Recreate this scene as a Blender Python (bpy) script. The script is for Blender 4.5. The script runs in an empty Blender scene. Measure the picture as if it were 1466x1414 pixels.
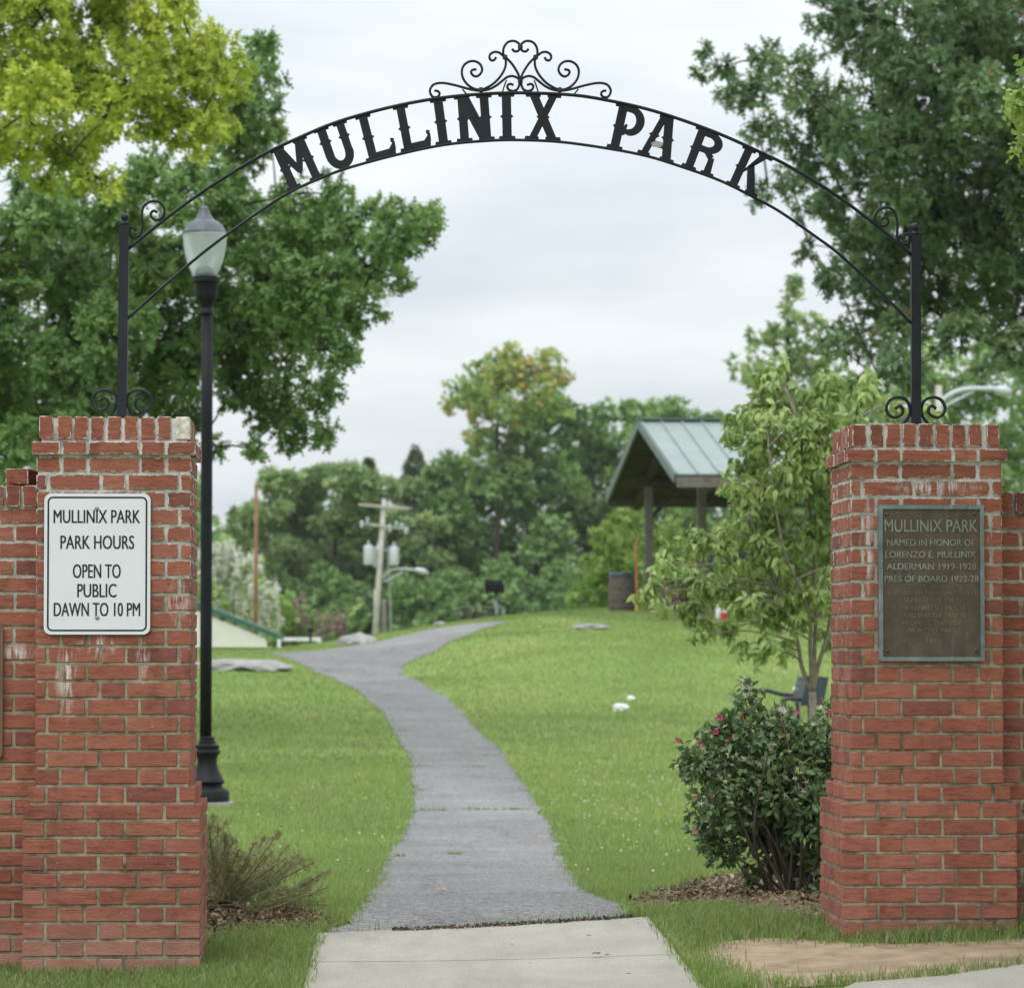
import bpy, bmesh, math, random
import numpy as np
from mathutils import Vector, Matrix
from mathutils.geometry import delaunay_2d_cdt

random.seed(7)
RNG = np.random.default_rng(11)
scene = bpy.context.scene
COL = scene.collection
R = math.radians

# ------------------------------------------------------------------ camera
F_PX, CXP, CYP = 5180.0, 733.0, 707.0          # photograph is 1466 x 1414
YAW, PITCH, CAM_Z, GATE_D = R(2.6), R(2.46), 1.27, 14.5
FWD = Vector((math.sin(YAW) * math.cos(PITCH), math.cos(YAW) * math.cos(PITCH), math.sin(PITCH)))
RIGHT = Vector((math.cos(YAW), -math.sin(YAW), 0.0))
UP = RIGHT.cross(FWD)


def ray(px, py):
    return FWD + RIGHT * ((px - CXP) / F_PX) - UP * ((py - CYP) / F_PX)


_d = ray(745, 930)
CAM = Vector((-GATE_D * _d.x / _d.y, -GATE_D, CAM_Z))


def at(px, py, D):
    """point seen at pixel (px, py), D metres beyond the camera (measured along Y)"""
    d = ray(px, py)
    return CAM + d * (D / d.y)


def pxm(D):
    return F_PX / D


cam_data = bpy.data.cameras.new("camera")
cam = bpy.data.objects.new("camera", cam_data)
COL.objects.link(cam)
cam.location = CAM
cam.rotation_euler = (math.pi / 2 + PITCH, 0.0, -YAW)
cam_data.sensor_width = 36.0
cam_data.lens = 36.0 * F_PX / 1466.0
cam_data.clip_start = 0.1
cam_data.clip_end = 3000.0
cam_data.dof.use_dof = True
cam_data.dof.focus_distance = 14.6
cam_data.dof.aperture_fstop = 7.0
scene.camera = cam

# ------------------------------------------------------------------ sky, sun, exposure
SUN_EL, SUN_AZ = R(52), R(205)                 # azimuth measured clockwise from +Y
world = bpy.data.worlds.new("World")
scene.world = world
world.use_nodes = True
wn, wl = world.node_tree.nodes, world.node_tree.links
wn.clear()
w_out = wn.new("ShaderNodeOutputWorld")
w_bg = wn.new("ShaderNodeBackground")
w_sky = wn.new("ShaderNodeTexSky")
w_sky.sky_type = 'NISHITA'
w_sky.sun_disc = False
w_sky.sun_elevation = SUN_EL
w_sky.sun_rotation = SUN_AZ
w_sc = wn.new("ShaderNodeVectorMath"); w_sc.operation = 'SCALE'
w_sc.inputs['Scale'].default_value = 0.08
wl.new(w_sky.outputs[0], w_sc.inputs[0])
w_tc = wn.new("ShaderNodeTexCoord")
w_map = wn.new("ShaderNodeMapping")
w_map.inputs['Scale'].default_value = (3.4, 3.4, 15.0)
wl.new(w_tc.outputs['Generated'], w_map.inputs[0])
w_noise = wn.new("ShaderNodeTexNoise")
w_noise.inputs['Scale'].default_value = 2.3
w_noise.inputs['Detail'].default_value = 7.0
w_noise.inputs['Roughness'].default_value = 0.5
wl.new(w_map.outputs[0], w_noise.inputs['Vector'])
w_ramp = wn.new("ShaderNodeValToRGB")
w_ramp.color_ramp.elements[0].position = 0.34
w_ramp.color_ramp.elements[0].color = (0.635, 0.695, 0.745, 1)
w_ramp.color_ramp.elements[1].position = 0.66
w_ramp.color_ramp.elements[1].color = (0.82, 0.86, 0.875, 1)
wl.new(w_noise.outputs['Fac'], w_ramp.inputs[0])
w_sep = wn.new("ShaderNodeSeparateXYZ")
wl.new(w_tc.outputs['Generated'], w_sep.inputs[0])
w_max = wn.new("ShaderNodeMath"); w_max.operation = 'MAXIMUM'; w_max.inputs[1].default_value = 0.0
wl.new(w_sep.outputs['Z'], w_max.inputs[0])
w_cie = wn.new("ShaderNodeMath"); w_cie.operation = 'MULTIPLY_ADD'     # overcast sky: zenith three times the horizon
w_cie.inputs[1].default_value = 2.0; w_cie.inputs[2].default_value = 1.0
wl.new(w_max.outputs[0], w_cie.inputs[0])
w_cl = wn.new("ShaderNodeVectorMath"); w_cl.operation = 'SCALE'
wl.new(w_ramp.outputs[0], w_cl.inputs[0]); wl.new(w_cie.outputs[0], w_cl.inputs['Scale'])
w_mix = wn.new("ShaderNodeMix"); w_mix.data_type = 'RGBA'
w_mix.inputs['Factor'].default_value = 0.92
wl.new(w_sc.outputs[0], w_mix.inputs['A']); wl.new(w_cl.outputs[0], w_mix.inputs['B'])
wl.new(w_mix.outputs['Result'], w_bg.inputs['Color'])
w_bg.inputs['Strength'].default_value = 1.0
wl.new(w_bg.outputs[0], w_out.inputs[0])

sun_data = bpy.data.lights.new("sun", 'SUN')
sun = bpy.data.objects.new("sun", sun_data)
COL.objects.link(sun)
sun_data.energy = 1.2
sun_data.angle = R(40)
sun_data.color = (1.0, 0.97, 0.92)
_sd = Vector((math.sin(SUN_AZ) * math.cos(SUN_EL), math.cos(SUN_AZ) * math.cos(SUN_EL), math.sin(SUN_EL)))
sun.rotation_euler = _sd.to_track_quat('Z', 'Y').to_euler()

vs = scene.view_settings
vs.view_transform = 'Standard'
vs.look = 'None'
vs.exposure = 0.0
vs.gamma = 1.0
vs.use_curve_mapping = False
scene.cycles.use_denoising = True
scene.cycles.max_bounces = 8
scene.cycles.transparent_max_bounces = 8

# ------------------------------------------------------------------ helpers: objects
def prop(o, label=None, cat=None, group=None, kind=None):
    if label: o["label"] = label
    if cat: o["category"] = cat
    if group: o["group"] = group
    if kind: o["kind"] = kind
    return o


def thing(name, label, cat, loc, group=None):
    o = bpy.data.objects.new(name, None)
    o.empty_display_size = 0.2
    COL.objects.link(o)
    o.location = loc
    return prop(o, label, cat, group)


def root_loc(p):
    v = Vector((0, 0, 0))
    while p is not None:
        v += p.location
        p = p.parent
    return v


def link(name, me, mat, parent=None, loc=None):
    """mesh data with world coordinates (or centred on loc) linked under parent; parents are never rotated"""
    o = bpy.data.objects.new(name, me)
    COL.objects.link(o)
    if mat is not None and len(me.materials) == 0:
        me.materials.append(mat)
    base = Vector(loc) if loc is not None else Vector((0, 0, 0))
    if parent is not None:
        o.parent = parent
        base = base - root_loc(parent)
    o.location = base
    return o


def mesh_np(name, V, T, tint=None, smooth=False):
    """mesh from numpy vertices (n,3) and polygons (m,k)"""
    V = np.asarray(V, dtype=np.float32); T = np.asarray(T, dtype=np.int32)
    me = bpy.data.meshes.new(name)
    m, k = T.shape
    me.vertices.add(len(V)); me.vertices.foreach_set("co", V.ravel())
    me.loops.add(m * k); me.loops.foreach_set("vertex_index", T.ravel())
    me.polygons.add(m)
    me.polygons.foreach_set("loop_start", np.arange(0, m * k, k, dtype=np.int32))
    me.polygons.foreach_set("loop_total", np.full(m, k, dtype=np.int32))
    if smooth:
        me.polygons.foreach_set("use_smooth", np.ones(m, dtype=bool))
    if tint is not None:
        a = me.attributes.new("tint", 'FLOAT', 'POINT')
        a.data.foreach_set("value", np.asarray(tint, dtype=np.float32))
    me.update(calc_edges=True)
    return me


class MB:
    """collects simple shapes into one mesh"""
    def __init__(self):
        self.v = []; self.f = []

    def add(self, vs_, fs_):
        n = len(self.v)
        self.v += [tuple(p) for p in vs_]
        self.f += [tuple(i + n for i in f) for f in fs_]

    def box(self, x0, x1, y0, y1, z0, z1):
        self.add([(x0, y0, z0), (x1, y0, z0), (x1, y1, z0), (x0, y1, z0), (x0, y0, z1), (x1, y0, z1), (x1, y1, z1), (x0, y1, z1)],
                 [(3, 2, 1, 0), (4, 5, 6, 7), (0, 1, 5, 4), (1, 2, 6, 5), (2, 3, 7, 6), (3, 0, 4, 7)])

    def beam(self, a, b, w, h, up=(0, 0, 1)):
        a = Vector(a); b = Vector(b); d = (b - a).normalized()
        s = d.cross(Vector(up))
        if s.length < 1e-4: s = d.cross(Vector((1, 0, 0)))
        s.normalize(); u = s.cross(d)
        q = []
        for p in (a, b):
            for (i, j) in ((-1, -1), (1, -1), (1, 1), (-1, 1)):
                q.append(p + s * (i * w / 2) + u * (j * h / 2))
        self.add(q, [(3, 2, 1, 0), (4, 5, 6, 7), (0, 1, 5, 4), (1, 2, 6, 5), (2, 3, 7, 6), (3, 0, 4, 7)])

    def tube(self, pts, rad, seg=8, caps=True):
        pts = [Vector(p) for p in pts]
        n = len(pts)
        rr = rad if isinstance(rad, (list, tuple)) else [rad] * n
        t0 = (pts[1] - pts[0]).normalized()
        ref = Vector((0, 0, 1)) if abs(t0.z) < 0.9 else Vector((1, 0, 0))
        s = t0.cross(ref).normalized()
        base = len(self.v)
        for i, p in enumerate(pts):
            t = (pts[min(i + 1, n - 1)] - pts[max(i - 1, 0)]).normalized()
            s = (s - t * s.dot(t))
            if s.length < 1e-6: s = t.orthogonal()
            s.normalize(); u = t.cross(s)
            for k in range(seg):
                a = 2 * math.pi * k / seg
                self.v.append(tuple(p + (s * math.cos(a) + u * math.sin(a)) * rr[i]))
        for i in range(n - 1):
            for k in range(seg):
                k2 = (k + 1) % seg
                self.f.append((base + i * seg + k, base + i * seg + k2, base + (i + 1) * seg + k2, base + (i + 1) * seg + k))
        if caps:
            self.f.append(tuple(base + k for k in reversed(range(seg))))
            self.f.append(tuple(base + (n - 1) * seg + k for k in range(seg)))

    def lathe(self, c, prof, seg=24, flute=0.0, nfl=0):
        """prof: list of (radius, z) going up, about the vertical axis through c"""
        base = len(self.v); cx, cy, cz = c
        for (r, z) in prof:
            for k in range(seg):
                a = 2 * math.pi * k / seg
                q = r * (1 + (flute * math.cos(nfl * a) if nfl else 0))
                self.v.append((cx + q * math.cos(a), cy + q * math.sin(a), cz + z))
        for i in range(len(prof) - 1):
            for k in range(seg):
                k2 = (k + 1) % seg
                self.f.append((base + i * seg + k, base + i * seg + k2, base + (i + 1) * seg + k2, base + (i + 1) * seg + k))
        self.f.append(tuple(base + k for k in reversed(range(seg))))
        self.f.append(tuple(base + (len(prof) - 1) * seg + k for k in range(seg)))

    def prism(self, pts, y0, y1):
        """polygon given as (x, z), extruded along Y from y0 (front) to y1"""
        n = len(pts)
        self.add([(p[0], y0, p[1]) for p in pts] + [(p[0], y1, p[1]) for p in pts],
                 [tuple(range(n)), tuple(range(2 * n - 1, n - 1, -1))] +
                 [((i + 1) % n, i, i + n, (i + 1) % n + n) for i in range(n)])

    def mesh(self, name, smooth=False):
        me = bpy.data.meshes.new(name)
        me.from_pydata(self.v, [], self.f)
        if smooth:
            me.polygons.foreach_set("use_smooth", [True] * len(me.polygons))
        me.update()
        return me

    def build(self, name, mat, parent=None, smooth=False, fixn=False):
        me = self.mesh(name, smooth)
        if fixn:
            bm = bmesh.new(); bm.from_mesh(me)
            bmesh.ops.recalc_face_normals(bm, faces=bm.faces)
            bm.to_mesh(me); bm.free()
        if smooth == 'auto':
            me.set_sharp_from_angle(angle=R(35))
        return link(name, me, mat, parent)


def catmull(pts, n=6):
    P = [Vector(p) for p in pts]
    out = []
    for i in range(len(P) - 1):
        p0 = P[max(i - 1, 0)]; p1 = P[i]; p2 = P[i + 1]; p3 = P[min(i + 2, len(P) - 1)]
        for k in range(n):
            t = k / n
            out.append(0.5 * ((2 * p1) + (p2 - p0) * t + (2 * p0 - 5 * p1 + 4 * p2 - p3) * t * t + (3 * p1 - p0 - 3 * p2 + p3) * t ** 3))
    out.append(P[-1])
    return out


# ------------------------------------------------------------------ helpers: materials
def mat_new(name):
    m = bpy.data.materials.new(name); m.use_nodes = True
    nt = m.node_tree
    return m, nt.nodes, nt.links, nt.nodes["Principled BSDF"]


def ramp_node(nodes, stops):
    r = nodes.new("ShaderNodeValToRGB")
    e = r.color_ramp.elements
    while len(e) > 2: e.remove(e[-1])
    for i, (p, c) in enumerate(stops):
        el = e[i] if i < 2 else e.new(p)
        el.position = p
        el.color = (c[0], c[1], c[2], 1)
    return r


def noise_node(nodes, links, scale, detail=4, rough=0.55, coord='Object', stretch=None):
    if coord == 'World':
        g = nodes.new("ShaderNodeNewGeometry"); src = g.outputs['Position']
    else:
        g = nodes.new("ShaderNodeTexCoord"); src = g.outputs[coord]
    if stretch:
        mp = nodes.new("ShaderNodeMapping"); mp.inputs['Scale'].default_value = stretch
        links.new(src, mp.inputs[0]); src = mp.outputs[0]
    n = nodes.new("ShaderNodeTexNoise")
    n.inputs['Scale'].default_value = scale; n.inputs['Detail'].default_value = detail; n.inputs['Roughness'].default_value = rough
    links.new(src, n.inputs['Vector'])
    return n


def mix_col(nodes, links, a, b, fac, mode='MIX'):
    m = nodes.new("ShaderNodeMix"); m.data_type = 'RGBA'; m.blend_type = mode
    for sock, v in (('A', a), ('B', b), ('Factor', fac)):
        i = m.inputs[sock] if sock == 'Factor' else [s for s in m.inputs if s.name == sock and s.type == 'RGBA'][0]
        if hasattr(v, 'is_linked') or hasattr(v, 'links'):
            links.new(v, i)
        elif sock == 'Factor':
            i.default_value = v
        else:
            i.default_value = (v[0], v[1], v[2], 1)
    return [s for s in m.outputs if s.type == 'RGBA'][0]


def math_node(nodes, links, op, a, b=0.0, clamp=False):
    m = nodes.new("ShaderNodeMath"); m.operation = op; m.use_clamp = clamp
    for i, v in enumerate((a, b)):
        if hasattr(v, 'links'): links.new(v, m.inputs[i])
        else: m.inputs[i].default_value = v
    return m.outputs[0]


def bump(nodes, links, bsdf, height, strength=0.3, dist=0.005):
    b = nodes.new("ShaderNodeBump")
    b.inputs['Strength'].default_value = strength; b.inputs['Distance'].default_value = dist
    links.new(height, b.inputs['Height']); links.new(b.outputs[0], bsdf.inputs['Normal'])


def simple_mat(name, color, rough=0.6, metal=0.0, var=0.25, scale=12.0, bmp=0.15, spec=0.4, coord='Object'):
    m, n, l, b = mat_new(name)
    nz = noise_node(n, l, scale, 5, 0.6, coord)
    lo = [c * (1 - var) for c in color]; hi = [min(1, c * (1 + var)) for c in color]
    r = ramp_node(n, [(0.3, lo), (0.7, hi)])
    l.new(nz.outputs['Fac'], r.inputs[0]); l.new(r.outputs[0], b.inputs['Base Color'])
    b.inputs['Roughness'].default_value = rough; b.inputs['Metallic'].default_value = metal
    b.inputs['Specular IOR Level'].default_value = spec
    if bmp:
        nz2 = noise_node(n, l, scale * 6, 3, 0.6, coord)
        bump(n, l, b, nz2.outputs['Fac'], bmp, 0.003)
    return m


def leaf_mat(name, stops, transl=0.35, rough=0.5, spec=0.3):
    m, n, l, b = mat_new(name)
    a = n.new("ShaderNodeAttribute"); a.attribute_name = "tint"
    r = ramp_node(n, stops)
    l.new(a.outputs['Fac'], r.inputs[0])
    l.new(r.outputs[0], b.inputs['Base Color'])
    b.inputs['Roughness'].default_value = rough; b.inputs['Specular IOR Level'].default_value = spec
    t = n.new("ShaderNodeBsdfTranslucent")
    tc = mix_col(n, l, r.outputs[0], (0.75, 1.0, 0.25), 0.25, 'MULTIPLY')
    tc = mix_col(n, l, r.outputs[0], (0.20, 0.26, 0.03), 0.3)
    l.new(tc, t.inputs['Color'])
    mx = n.new("ShaderNodeMixShader"); mx.inputs[0].default_value = transl
    l.new(b.outputs[0], mx.inputs[1]); l.new(t.outputs[0], mx.inputs[2])
    l.new(mx.outputs[0], n["Material Output"].inputs[0])
    return m


# ------------------------------------------------------------------ terrain
ctrl = []
def cp(px, py, D):
    p = at(px, py, D); ctrl.append((p.x, p.y, p.z))
def cz(px, z, D):
    p = at(px, 930, D); ctrl.append((p.x, p.y, z))

for a in [(160, 1401, 14.4), (-500, 1404, 14.4), (1320, 1327, 14.75), (1900, 1320, 14.75), (700, 1340, 15.3), (690, 1420, 13.6),
          (160, 1432, 13.6), (-400, 1432, 13.6), (1320, 1414, 13.05), (1900, 1410, 13.05), (1140, 1283, 16.4), (340, 1312, 16.0)]:
    cp(*a)
for py, D in [(1270, 18), (1240, 20.6), (1198, 25.5), (1155, 31), (1120, 35), (1080, 40.5), (1042, 47), (1000, 53)]:
    for px in (-300, 100, 400, 680, 1000, 1400, 1900):
        cp(px, py, D)
for px in (750, 900, 1100, 1450, 1900):
    for py, D in [(940, 59), (908, 64.5), (884, 70)]:
        cp(px, py, D)
for px in (900, 1050, 1450, 1900):
    cz(px, 2.12, 76); cz(px, 2.0, 88)
for a in [(600, 970, 59), (520, 946, 63), (430, 936.5, 67), (640, 905, 70), (722, 887, 77), (560, 906, 74), (480, 923, 72), (350, 957, 58.5),
          (350, 938, 64), (280, 930, 68), (60, 938, 64), (-300, 938, 64), (60, 960, 58), (-300, 960, 58)]:
    cp(*a)
for px in (-400, -100, 150, 350, 440):
    cz(px, 0.2, 86); cz(px, -1.2, 106); cz(px, -1.2, 114); cz(px, -0.4, 150); cz(px, 0, 215)
for px in (600, 760):
    cz(px, 1.6, 90); cz(px, 0.6, 120); cz(px, 0.0, 200)
for px in (950, 1400, 1900):
    cz(px, 0.9, 120); cz(px, 0.0, 200)
ctrl = np.array(ctrl)
_S = 10.0
def _tps(r2):
    r2 = np.maximum(r2, 1e-12)
    return 0.5 * r2 * np.log(r2)
_xy = ctrl[:, :2] / _S
_n = len(ctrl)
_A = np.zeros((_n + 3, _n + 3))
_A[:_n, :_n] = _tps(((_xy[:, None, :] - _xy[None, :, :]) ** 2).sum(-1)) + np.eye(_n) * 0.002
_A[:_n, _n] = 1; _A[:_n, _n + 1:] = _xy
_A[_n, :_n] = 1; _A[_n + 1:, :_n] = _xy.T
_w = np.linalg.solve(_A, np.concatenate([ctrl[:, 2], np.zeros(3)]))


def height(x, y):
    x = np.atleast_1d(np.asarray(x, float)); y = np.atleast_1d(np.asarray(y, float))
    D = np.clip(y + GATE_D, 12.5, 215.0)
    xl = CAM.x + D * (math.tan(YAW) - (CXP + 500) / F_PX)
    xr = CAM.x + D * (math.tan(YAW) + (1900 - CXP) / F_PX)
    xc = np.clip(x, xl, xr)
    q = np.stack([xc, D - GATE_D], 1) / _S
    out = np.empty(len(q))
    for i in range(0, len(q), 20000):
        s = q[i:i + 20000]
        out[i:i + 20000] = _tps(((s[:, None, :] - _xy[None]) ** 2).sum(-1)) @ _w[:_n] + _w[_n] + s @ _w[_n + 1:]
    # fine unevenness of the turf
    out += 0.012 * np.sin(x * 2.1 + 0.7 * y) * np.sin(y * 1.3 - 0.4 * x) * np.clip((y - 3) / 6, 0, 1)
    return out


def hz(x, y):
    return float(height([x], [y])[0])


def ground_hit(px, py, d0=12.0, d1=100.0):
    """where the line of sight through a pixel meets the ground"""
    D = np.arange(d0, d1, 0.05)
    d = ray(px, py)
    X = CAM.x + d.x / d.y * D; Y = CAM.y + D; Z = CAM.z + d.z / d.y * D
    below = np.nonzero(Z < height(X, Y))[0]
    if len(below) == 0:
        k = int(np.argmin(Z - height(X, Y)))
    else:
        k = int(below[0])
    return Vector((X[k], Y[k], hz(X[k], Y[k])))


def on_ground(px, py, D):
    p = at(px, py, D)
    return Vector((p.x, p.y, hz(p.x, p.y)))


def poly_px(pts):
    return [tuple(ground_hit(*p)[:2]) for p in pts]


def in_poly(X, Y, poly):
    inside = np.zeros(len(X), bool)
    n = len(poly); j = n - 1
    for i in range(n):
        xi, yi = poly[i]; xj, yj = poly[j]
        c = ((yi > Y) != (yj > Y)) & (X < (xj - xi) * (Y - yi) / (yj - yi + 1e-12) + xi)
        inside ^= c
        j = i
    return inside


def densify(poly, step, jit=0.0, seed=0):
    rg = np.random.default_rng(seed)
    out = []
    for i in range(len(poly)):
        a = np.array(poly[i]); b = np.array(poly[(i + 1) % len(poly)])
        L = np.linalg.norm(b - a); k = max(1, int(L / step))
        nrm = np.array([-(b - a)[1], (b - a)[0]]) / max(L, 1e-6)
        for t in range(k):
            p = a + (b - a) * t / k
            if jit and t > 0: p = p + nrm * rg.normal(0, jit)
            out.append(tuple(p))
    return out


def patch(name, poly, mat, lift, step, kind='structure', label=None, cat=None):
    P = np.array(poly)
    xs = np.arange(P[:, 0].min(), P[:, 0].max(), step); ys = np.arange(P[:, 1].min(), P[:, 1].max(), step)
    gx, gy = np.meshgrid(xs, ys); gx = gx.ravel(); gy = gy.ravel()
    gx = gx + RNG.uniform(-.1, .1, len(gx)) * step; gy = gy + RNG.uniform(-.1, .1, len(gy)) * step
    k = in_poly(gx, gy, poly); gx, gy = gx[k], gy[k]
    nb = len(poly)
    pts = [Vector((float(a), float(b))) for a, b in poly] + [Vector((float(a), float(b))) for a, b in zip(gx, gy)]
    v, e, f, *_ = delaunay_2d_cdt(pts, [(i, (i + 1) % nb) for i in range(nb)], [], 1, 1e-4)
    V = np.array([(p.x, p.y) for p in v])
    Z = height(V[:, 0], V[:, 1]) + lift
    me = bpy.data.meshes.new(name)
    me.from_pydata([(a[0], a[1], z) for a, z in zip(V, Z)], [], [tuple(t) for t in f])
    bm = bmesh.new(); bm.from_mesh(me)
    bmesh.ops.recalc_face_normals(bm, faces=bm.faces)
    up = sum(t.normal.z for t in bm.faces)
    if up < 0: bmesh.ops.reverse_faces(bm, faces=bm.faces)
    bm.to_mesh(me); bm.free()
    me.polygons.foreach_set("use_smooth", [True] * len(me.polygons))
    o = link(name, me, mat)
    return prop(o, label, cat, None, kind)


# ground materials
def ground_material():
    m, n, l, b = mat_new("lawn_soil")
    big = noise_node(n, l, 0.35, 4, 0.6, 'World')
    r1 = ramp_node(n, [(0.3, (0.14, 0.21, 0.052)), (0.5, (0.195, 0.285, 0.078)), (0.72, (0.27, 0.335, 0.115))])
    l.new(big.outputs['Fac'], r1.inputs[0])
    fine = noise_node(n, l, 9.0, 6, 0.7, 'World')
    r2 = ramp_node(n, [(0.3, (0.55, 0.55, 0.5)), (0.7, (1.25, 1.2, 1.1))])
    l.new(fine.outputs['Fac'], r2.inputs[0])
    c = mix_col(n, l, r1.outputs[0], r2.outputs[0], 1.0, 'MULTIPLY')
    l.new(c, b.inputs['Base Color'])
    b.inputs['Roughness'].default_value = 0.95; b.inputs['Specular IOR Level'].default_value = 0.1
    bump(n, l, b, fine.outputs['Fac'], 0.5, 0.03)
    return m


def concrete_material():
    m, n, l, b = mat_new("pale_concrete")
    a = noise_node(n, l, 1.6, 6, 0.6, 'World')
    r = ramp_node(n, [(0.3, (0.305, 0.280, 0.235)), (0.55, (0.365, 0.340, 0.293)), (0.75, (0.41, 0.385, 0.335))])
    l.new(a.outputs['Fac'], r.inputs[0])
    s = noise_node(n, l, 160, 2, 0.6, 'World')
    r2 = ramp_node(n, [(0.32, (0.72, 0.70, 0.66)), (0.5, (1, 1, 1)), (0.7, (1.08, 1.08, 1.06))])
    l.new(s.outputs['Fac'], r2.inputs[0])
    c = mix_col(n, l, r.outputs[0], r2.outputs[0], 1.0, 'MULTIPLY')
    st = noise_node(n, l, 5.0, 6, 0.7, 'World', (1.3, 0.35, 1.0))
    rst = ramp_node(n, [(0.34, (0.74, 0.72, 0.68)), (0.52, (1, 1, 1)), (0.75, (1.07, 1.07, 1.06))])
    l.new(st.outputs['Fac'], rst.inputs[0])
    c = mix_col(n, l, c, rst.outputs[0], 0.45, 'MULTIPLY')
    l.new(c, b.inputs['Base Color']); b.inputs['Roughness'].default_value = 0.9
    bump(n, l, b, s.outputs['Fac'], 0.25, 0.003)
    return m


def asphalt_material():
    m, n, l, b = mat_new("worn_asphalt")
    a = noise_node(n, l, 0.9, 6, 0.65, 'World')
    r = ramp_node(n, [(0.3, (0.140, 0.138, 0.134)), (0.55, (0.180, 0.177, 0.172)), (0.75, (0.224, 0.221, 0.214))])
    l.new(a.outputs['Fac'], r.inputs[0])
    v = n.new("ShaderNodeTexVoronoi"); v.inputs['Scale'].default_value = 75
    g = n.new("ShaderNodeNewGeometry"); l.new(g.outputs['Position'], v.inputs['Vector'])
    r2 = ramp_node(n, [(0.0, (0.35, 0.36, 0.38)), (0.45, (0.95, 0.95, 0.97)), (1.0, (1.9, 1.9, 1.9))])
    hs = n.new("ShaderNodeSeparateColor"); l.new(v.outputs['Color'], hs.inputs[0])
    l.new(hs.outputs[0], r2.inputs[0])
    c = mix_col(n, l, r.outputs[0], r2.outputs[0], 0.75, 'MULTIPLY')
    wp = noise_node(n, l, 3.0, 4, 0.6, 'World')
    wv = n.new("ShaderNodeVectorMath"); wv.operation = 'MULTIPLY_ADD'
    wv.inputs[1].default_value = (0.5, 0.5, 0.0)
    l.new(wp.outputs['Color'], wv.inputs[0]); l.new(g.outputs['Position'], wv.inputs[2])
    cr = n.new("ShaderNodeTexVoronoi"); cr.feature = 'DISTANCE_TO_EDGE'; cr.inputs['Scale'].default_value = 0.62
    l.new(wv.outputs[0], cr.inputs['Vector'])
    rc = ramp_node(n, [(0.0, (0.35, 0.34, 0.33)), (0.010, (1, 1, 1))])
    l.new(cr.outputs['Distance'], rc.inputs[0])
    c = mix_col(n, l, c, rc.outputs[0], 0.8, 'MULTIPLY')
    st = noise_node(n, l, 0.35, 3, 0.5, 'World', (1.0, 0.25, 1.0))
    rst = ramp_node(n, [(0.38, (0.80, 0.80, 0.82)), (0.62, (1.15, 1.14, 1.12))])
    l.new(st.outputs['Fac'], rst.inputs[0])
    c = mix_col(n, l, c, rst.outputs[0], 1.0, 'MULTIPLY')
    l.new(c, b.inputs['Base Color']); b.inputs['Roughness'].default_value = 0.85
    bump(n, l, b, v.outputs['Distance'], 0.6, 0.006)
    return m


M_lawn = ground_material()
M_concrete = concrete_material()
M_asphalt = asphalt_material()
M_soil = simple_mat("dark_soil", (0.07, 0.055, 0.04), 0.95, 0, 0.4, 9.0, 0.6, 0.1, 'World')
M_dirt = simple_mat("bare_dirt", (0.34, 0.255, 0.175), 0.95, 0, 0.30, 7.0, 0.9, 0.1, 'World')
M_mulch = simple_mat("mulch_soil", (0.16, 0.115, 0.08), 0.95, 0, 0.5, 14.0, 0.9, 0.1, 'World')

# ground sheet
xs = np.concatenate([-np.geomspace(330, 14, 34), np.arange(-13.5, 14.01, 0.4), np.geomspace(14.5, 330, 34)])
ys = np.concatenate([np.array([-60, -40, -25, -16, -10, -6, -4]), np.arange(-3, 8, 0.2), np.arange(8, 76, 0.35), np.geomspace(76.5, 430, 60)])
GX, GY = np.meshgrid(xs, ys)
GZ = height(GX.ravel(), GY.ravel())
nx, ny = len(xs), len(ys)
ii = (np.arange(ny - 1)[:, None] * nx + np.arange(nx - 1)[None]).ravel()
quads = np.stack([ii, ii + 1, ii + nx + 1, ii + nx], 1)
g_me = mesh_np("ground", np.stack([GX.ravel(), GY.ravel(), GZ], 1), quads, smooth=True)
prop(link("ground", g_me, M_lawn), "grassy ground rising gently to the crest behind the gate", "ground", None, 'structure')

# concrete walkway, asphalt path, worn dirt, beds
P_conc = poly_px([(455, 1342), (640, 1334), (800, 1325), (928, 1318), (962, 1362), (1000, 1412)])
_f = at(1085, 1520, 11.9); _g = at(405, 1520, 11.9)
P_conc = P_conc + [(_f.x + 0.05, -3.2), (_g.x - 0.02, -3.2)] + poly_px([(437, 1412)])
left_e = [(471, 1340), (507, 1312), (526, 1287), (543, 1257), (549, 1232), (570, 1207), (587, 1177), (593, 1152), (591, 1114), (585, 1080),
          (568, 1054), (549, 1021), (515, 991), (473, 970), (435, 953), (414, 943), (385, 938)]
up_e = [(388, 935.5), (443, 932.5), (507, 925), (558, 915), (617, 901), (676, 893), (724, 889.5)]
right_e = [(727, 891), (693, 900), (667, 911), (625, 932), (591, 945), (575, 955), (579, 966), (608, 983), (642, 1000), (659, 1016), (680, 1042),
           (714, 1071), (735, 1103), (756, 1131), (769, 1152), (790, 1190), (811, 1236), (837, 1276), (887, 1302), (905, 1318)]
P_asph = poly_px(left_e + up_e + right_e)
P_asph = densify(P_asph, 0.14, 0.018, 3)
P_dirt = densify(poly_px([(978, 1366), (1025, 1352), (1080, 1343), (1180, 1349), (1280, 1355), (1380, 1350), (1466, 1344), (1560, 1344), (1560, 1380),
                          (1466, 1384), (1400, 1394), (1300, 1405), (1200, 1412), (1085, 1418), (1045, 1402), (1010, 1386)]), 0.08, 0.012, 5)
P_bedr = densify(poly_px([(898, 1296), (935, 1278), (990, 1264), (1060, 1250), (1130, 1240), (1215, 1240), (1215, 1322), (1150, 1318), (1080, 1309), (1000, 1300),
                          (945, 1308), (905, 1312)]), 0.07, 0.012, 6)
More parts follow.
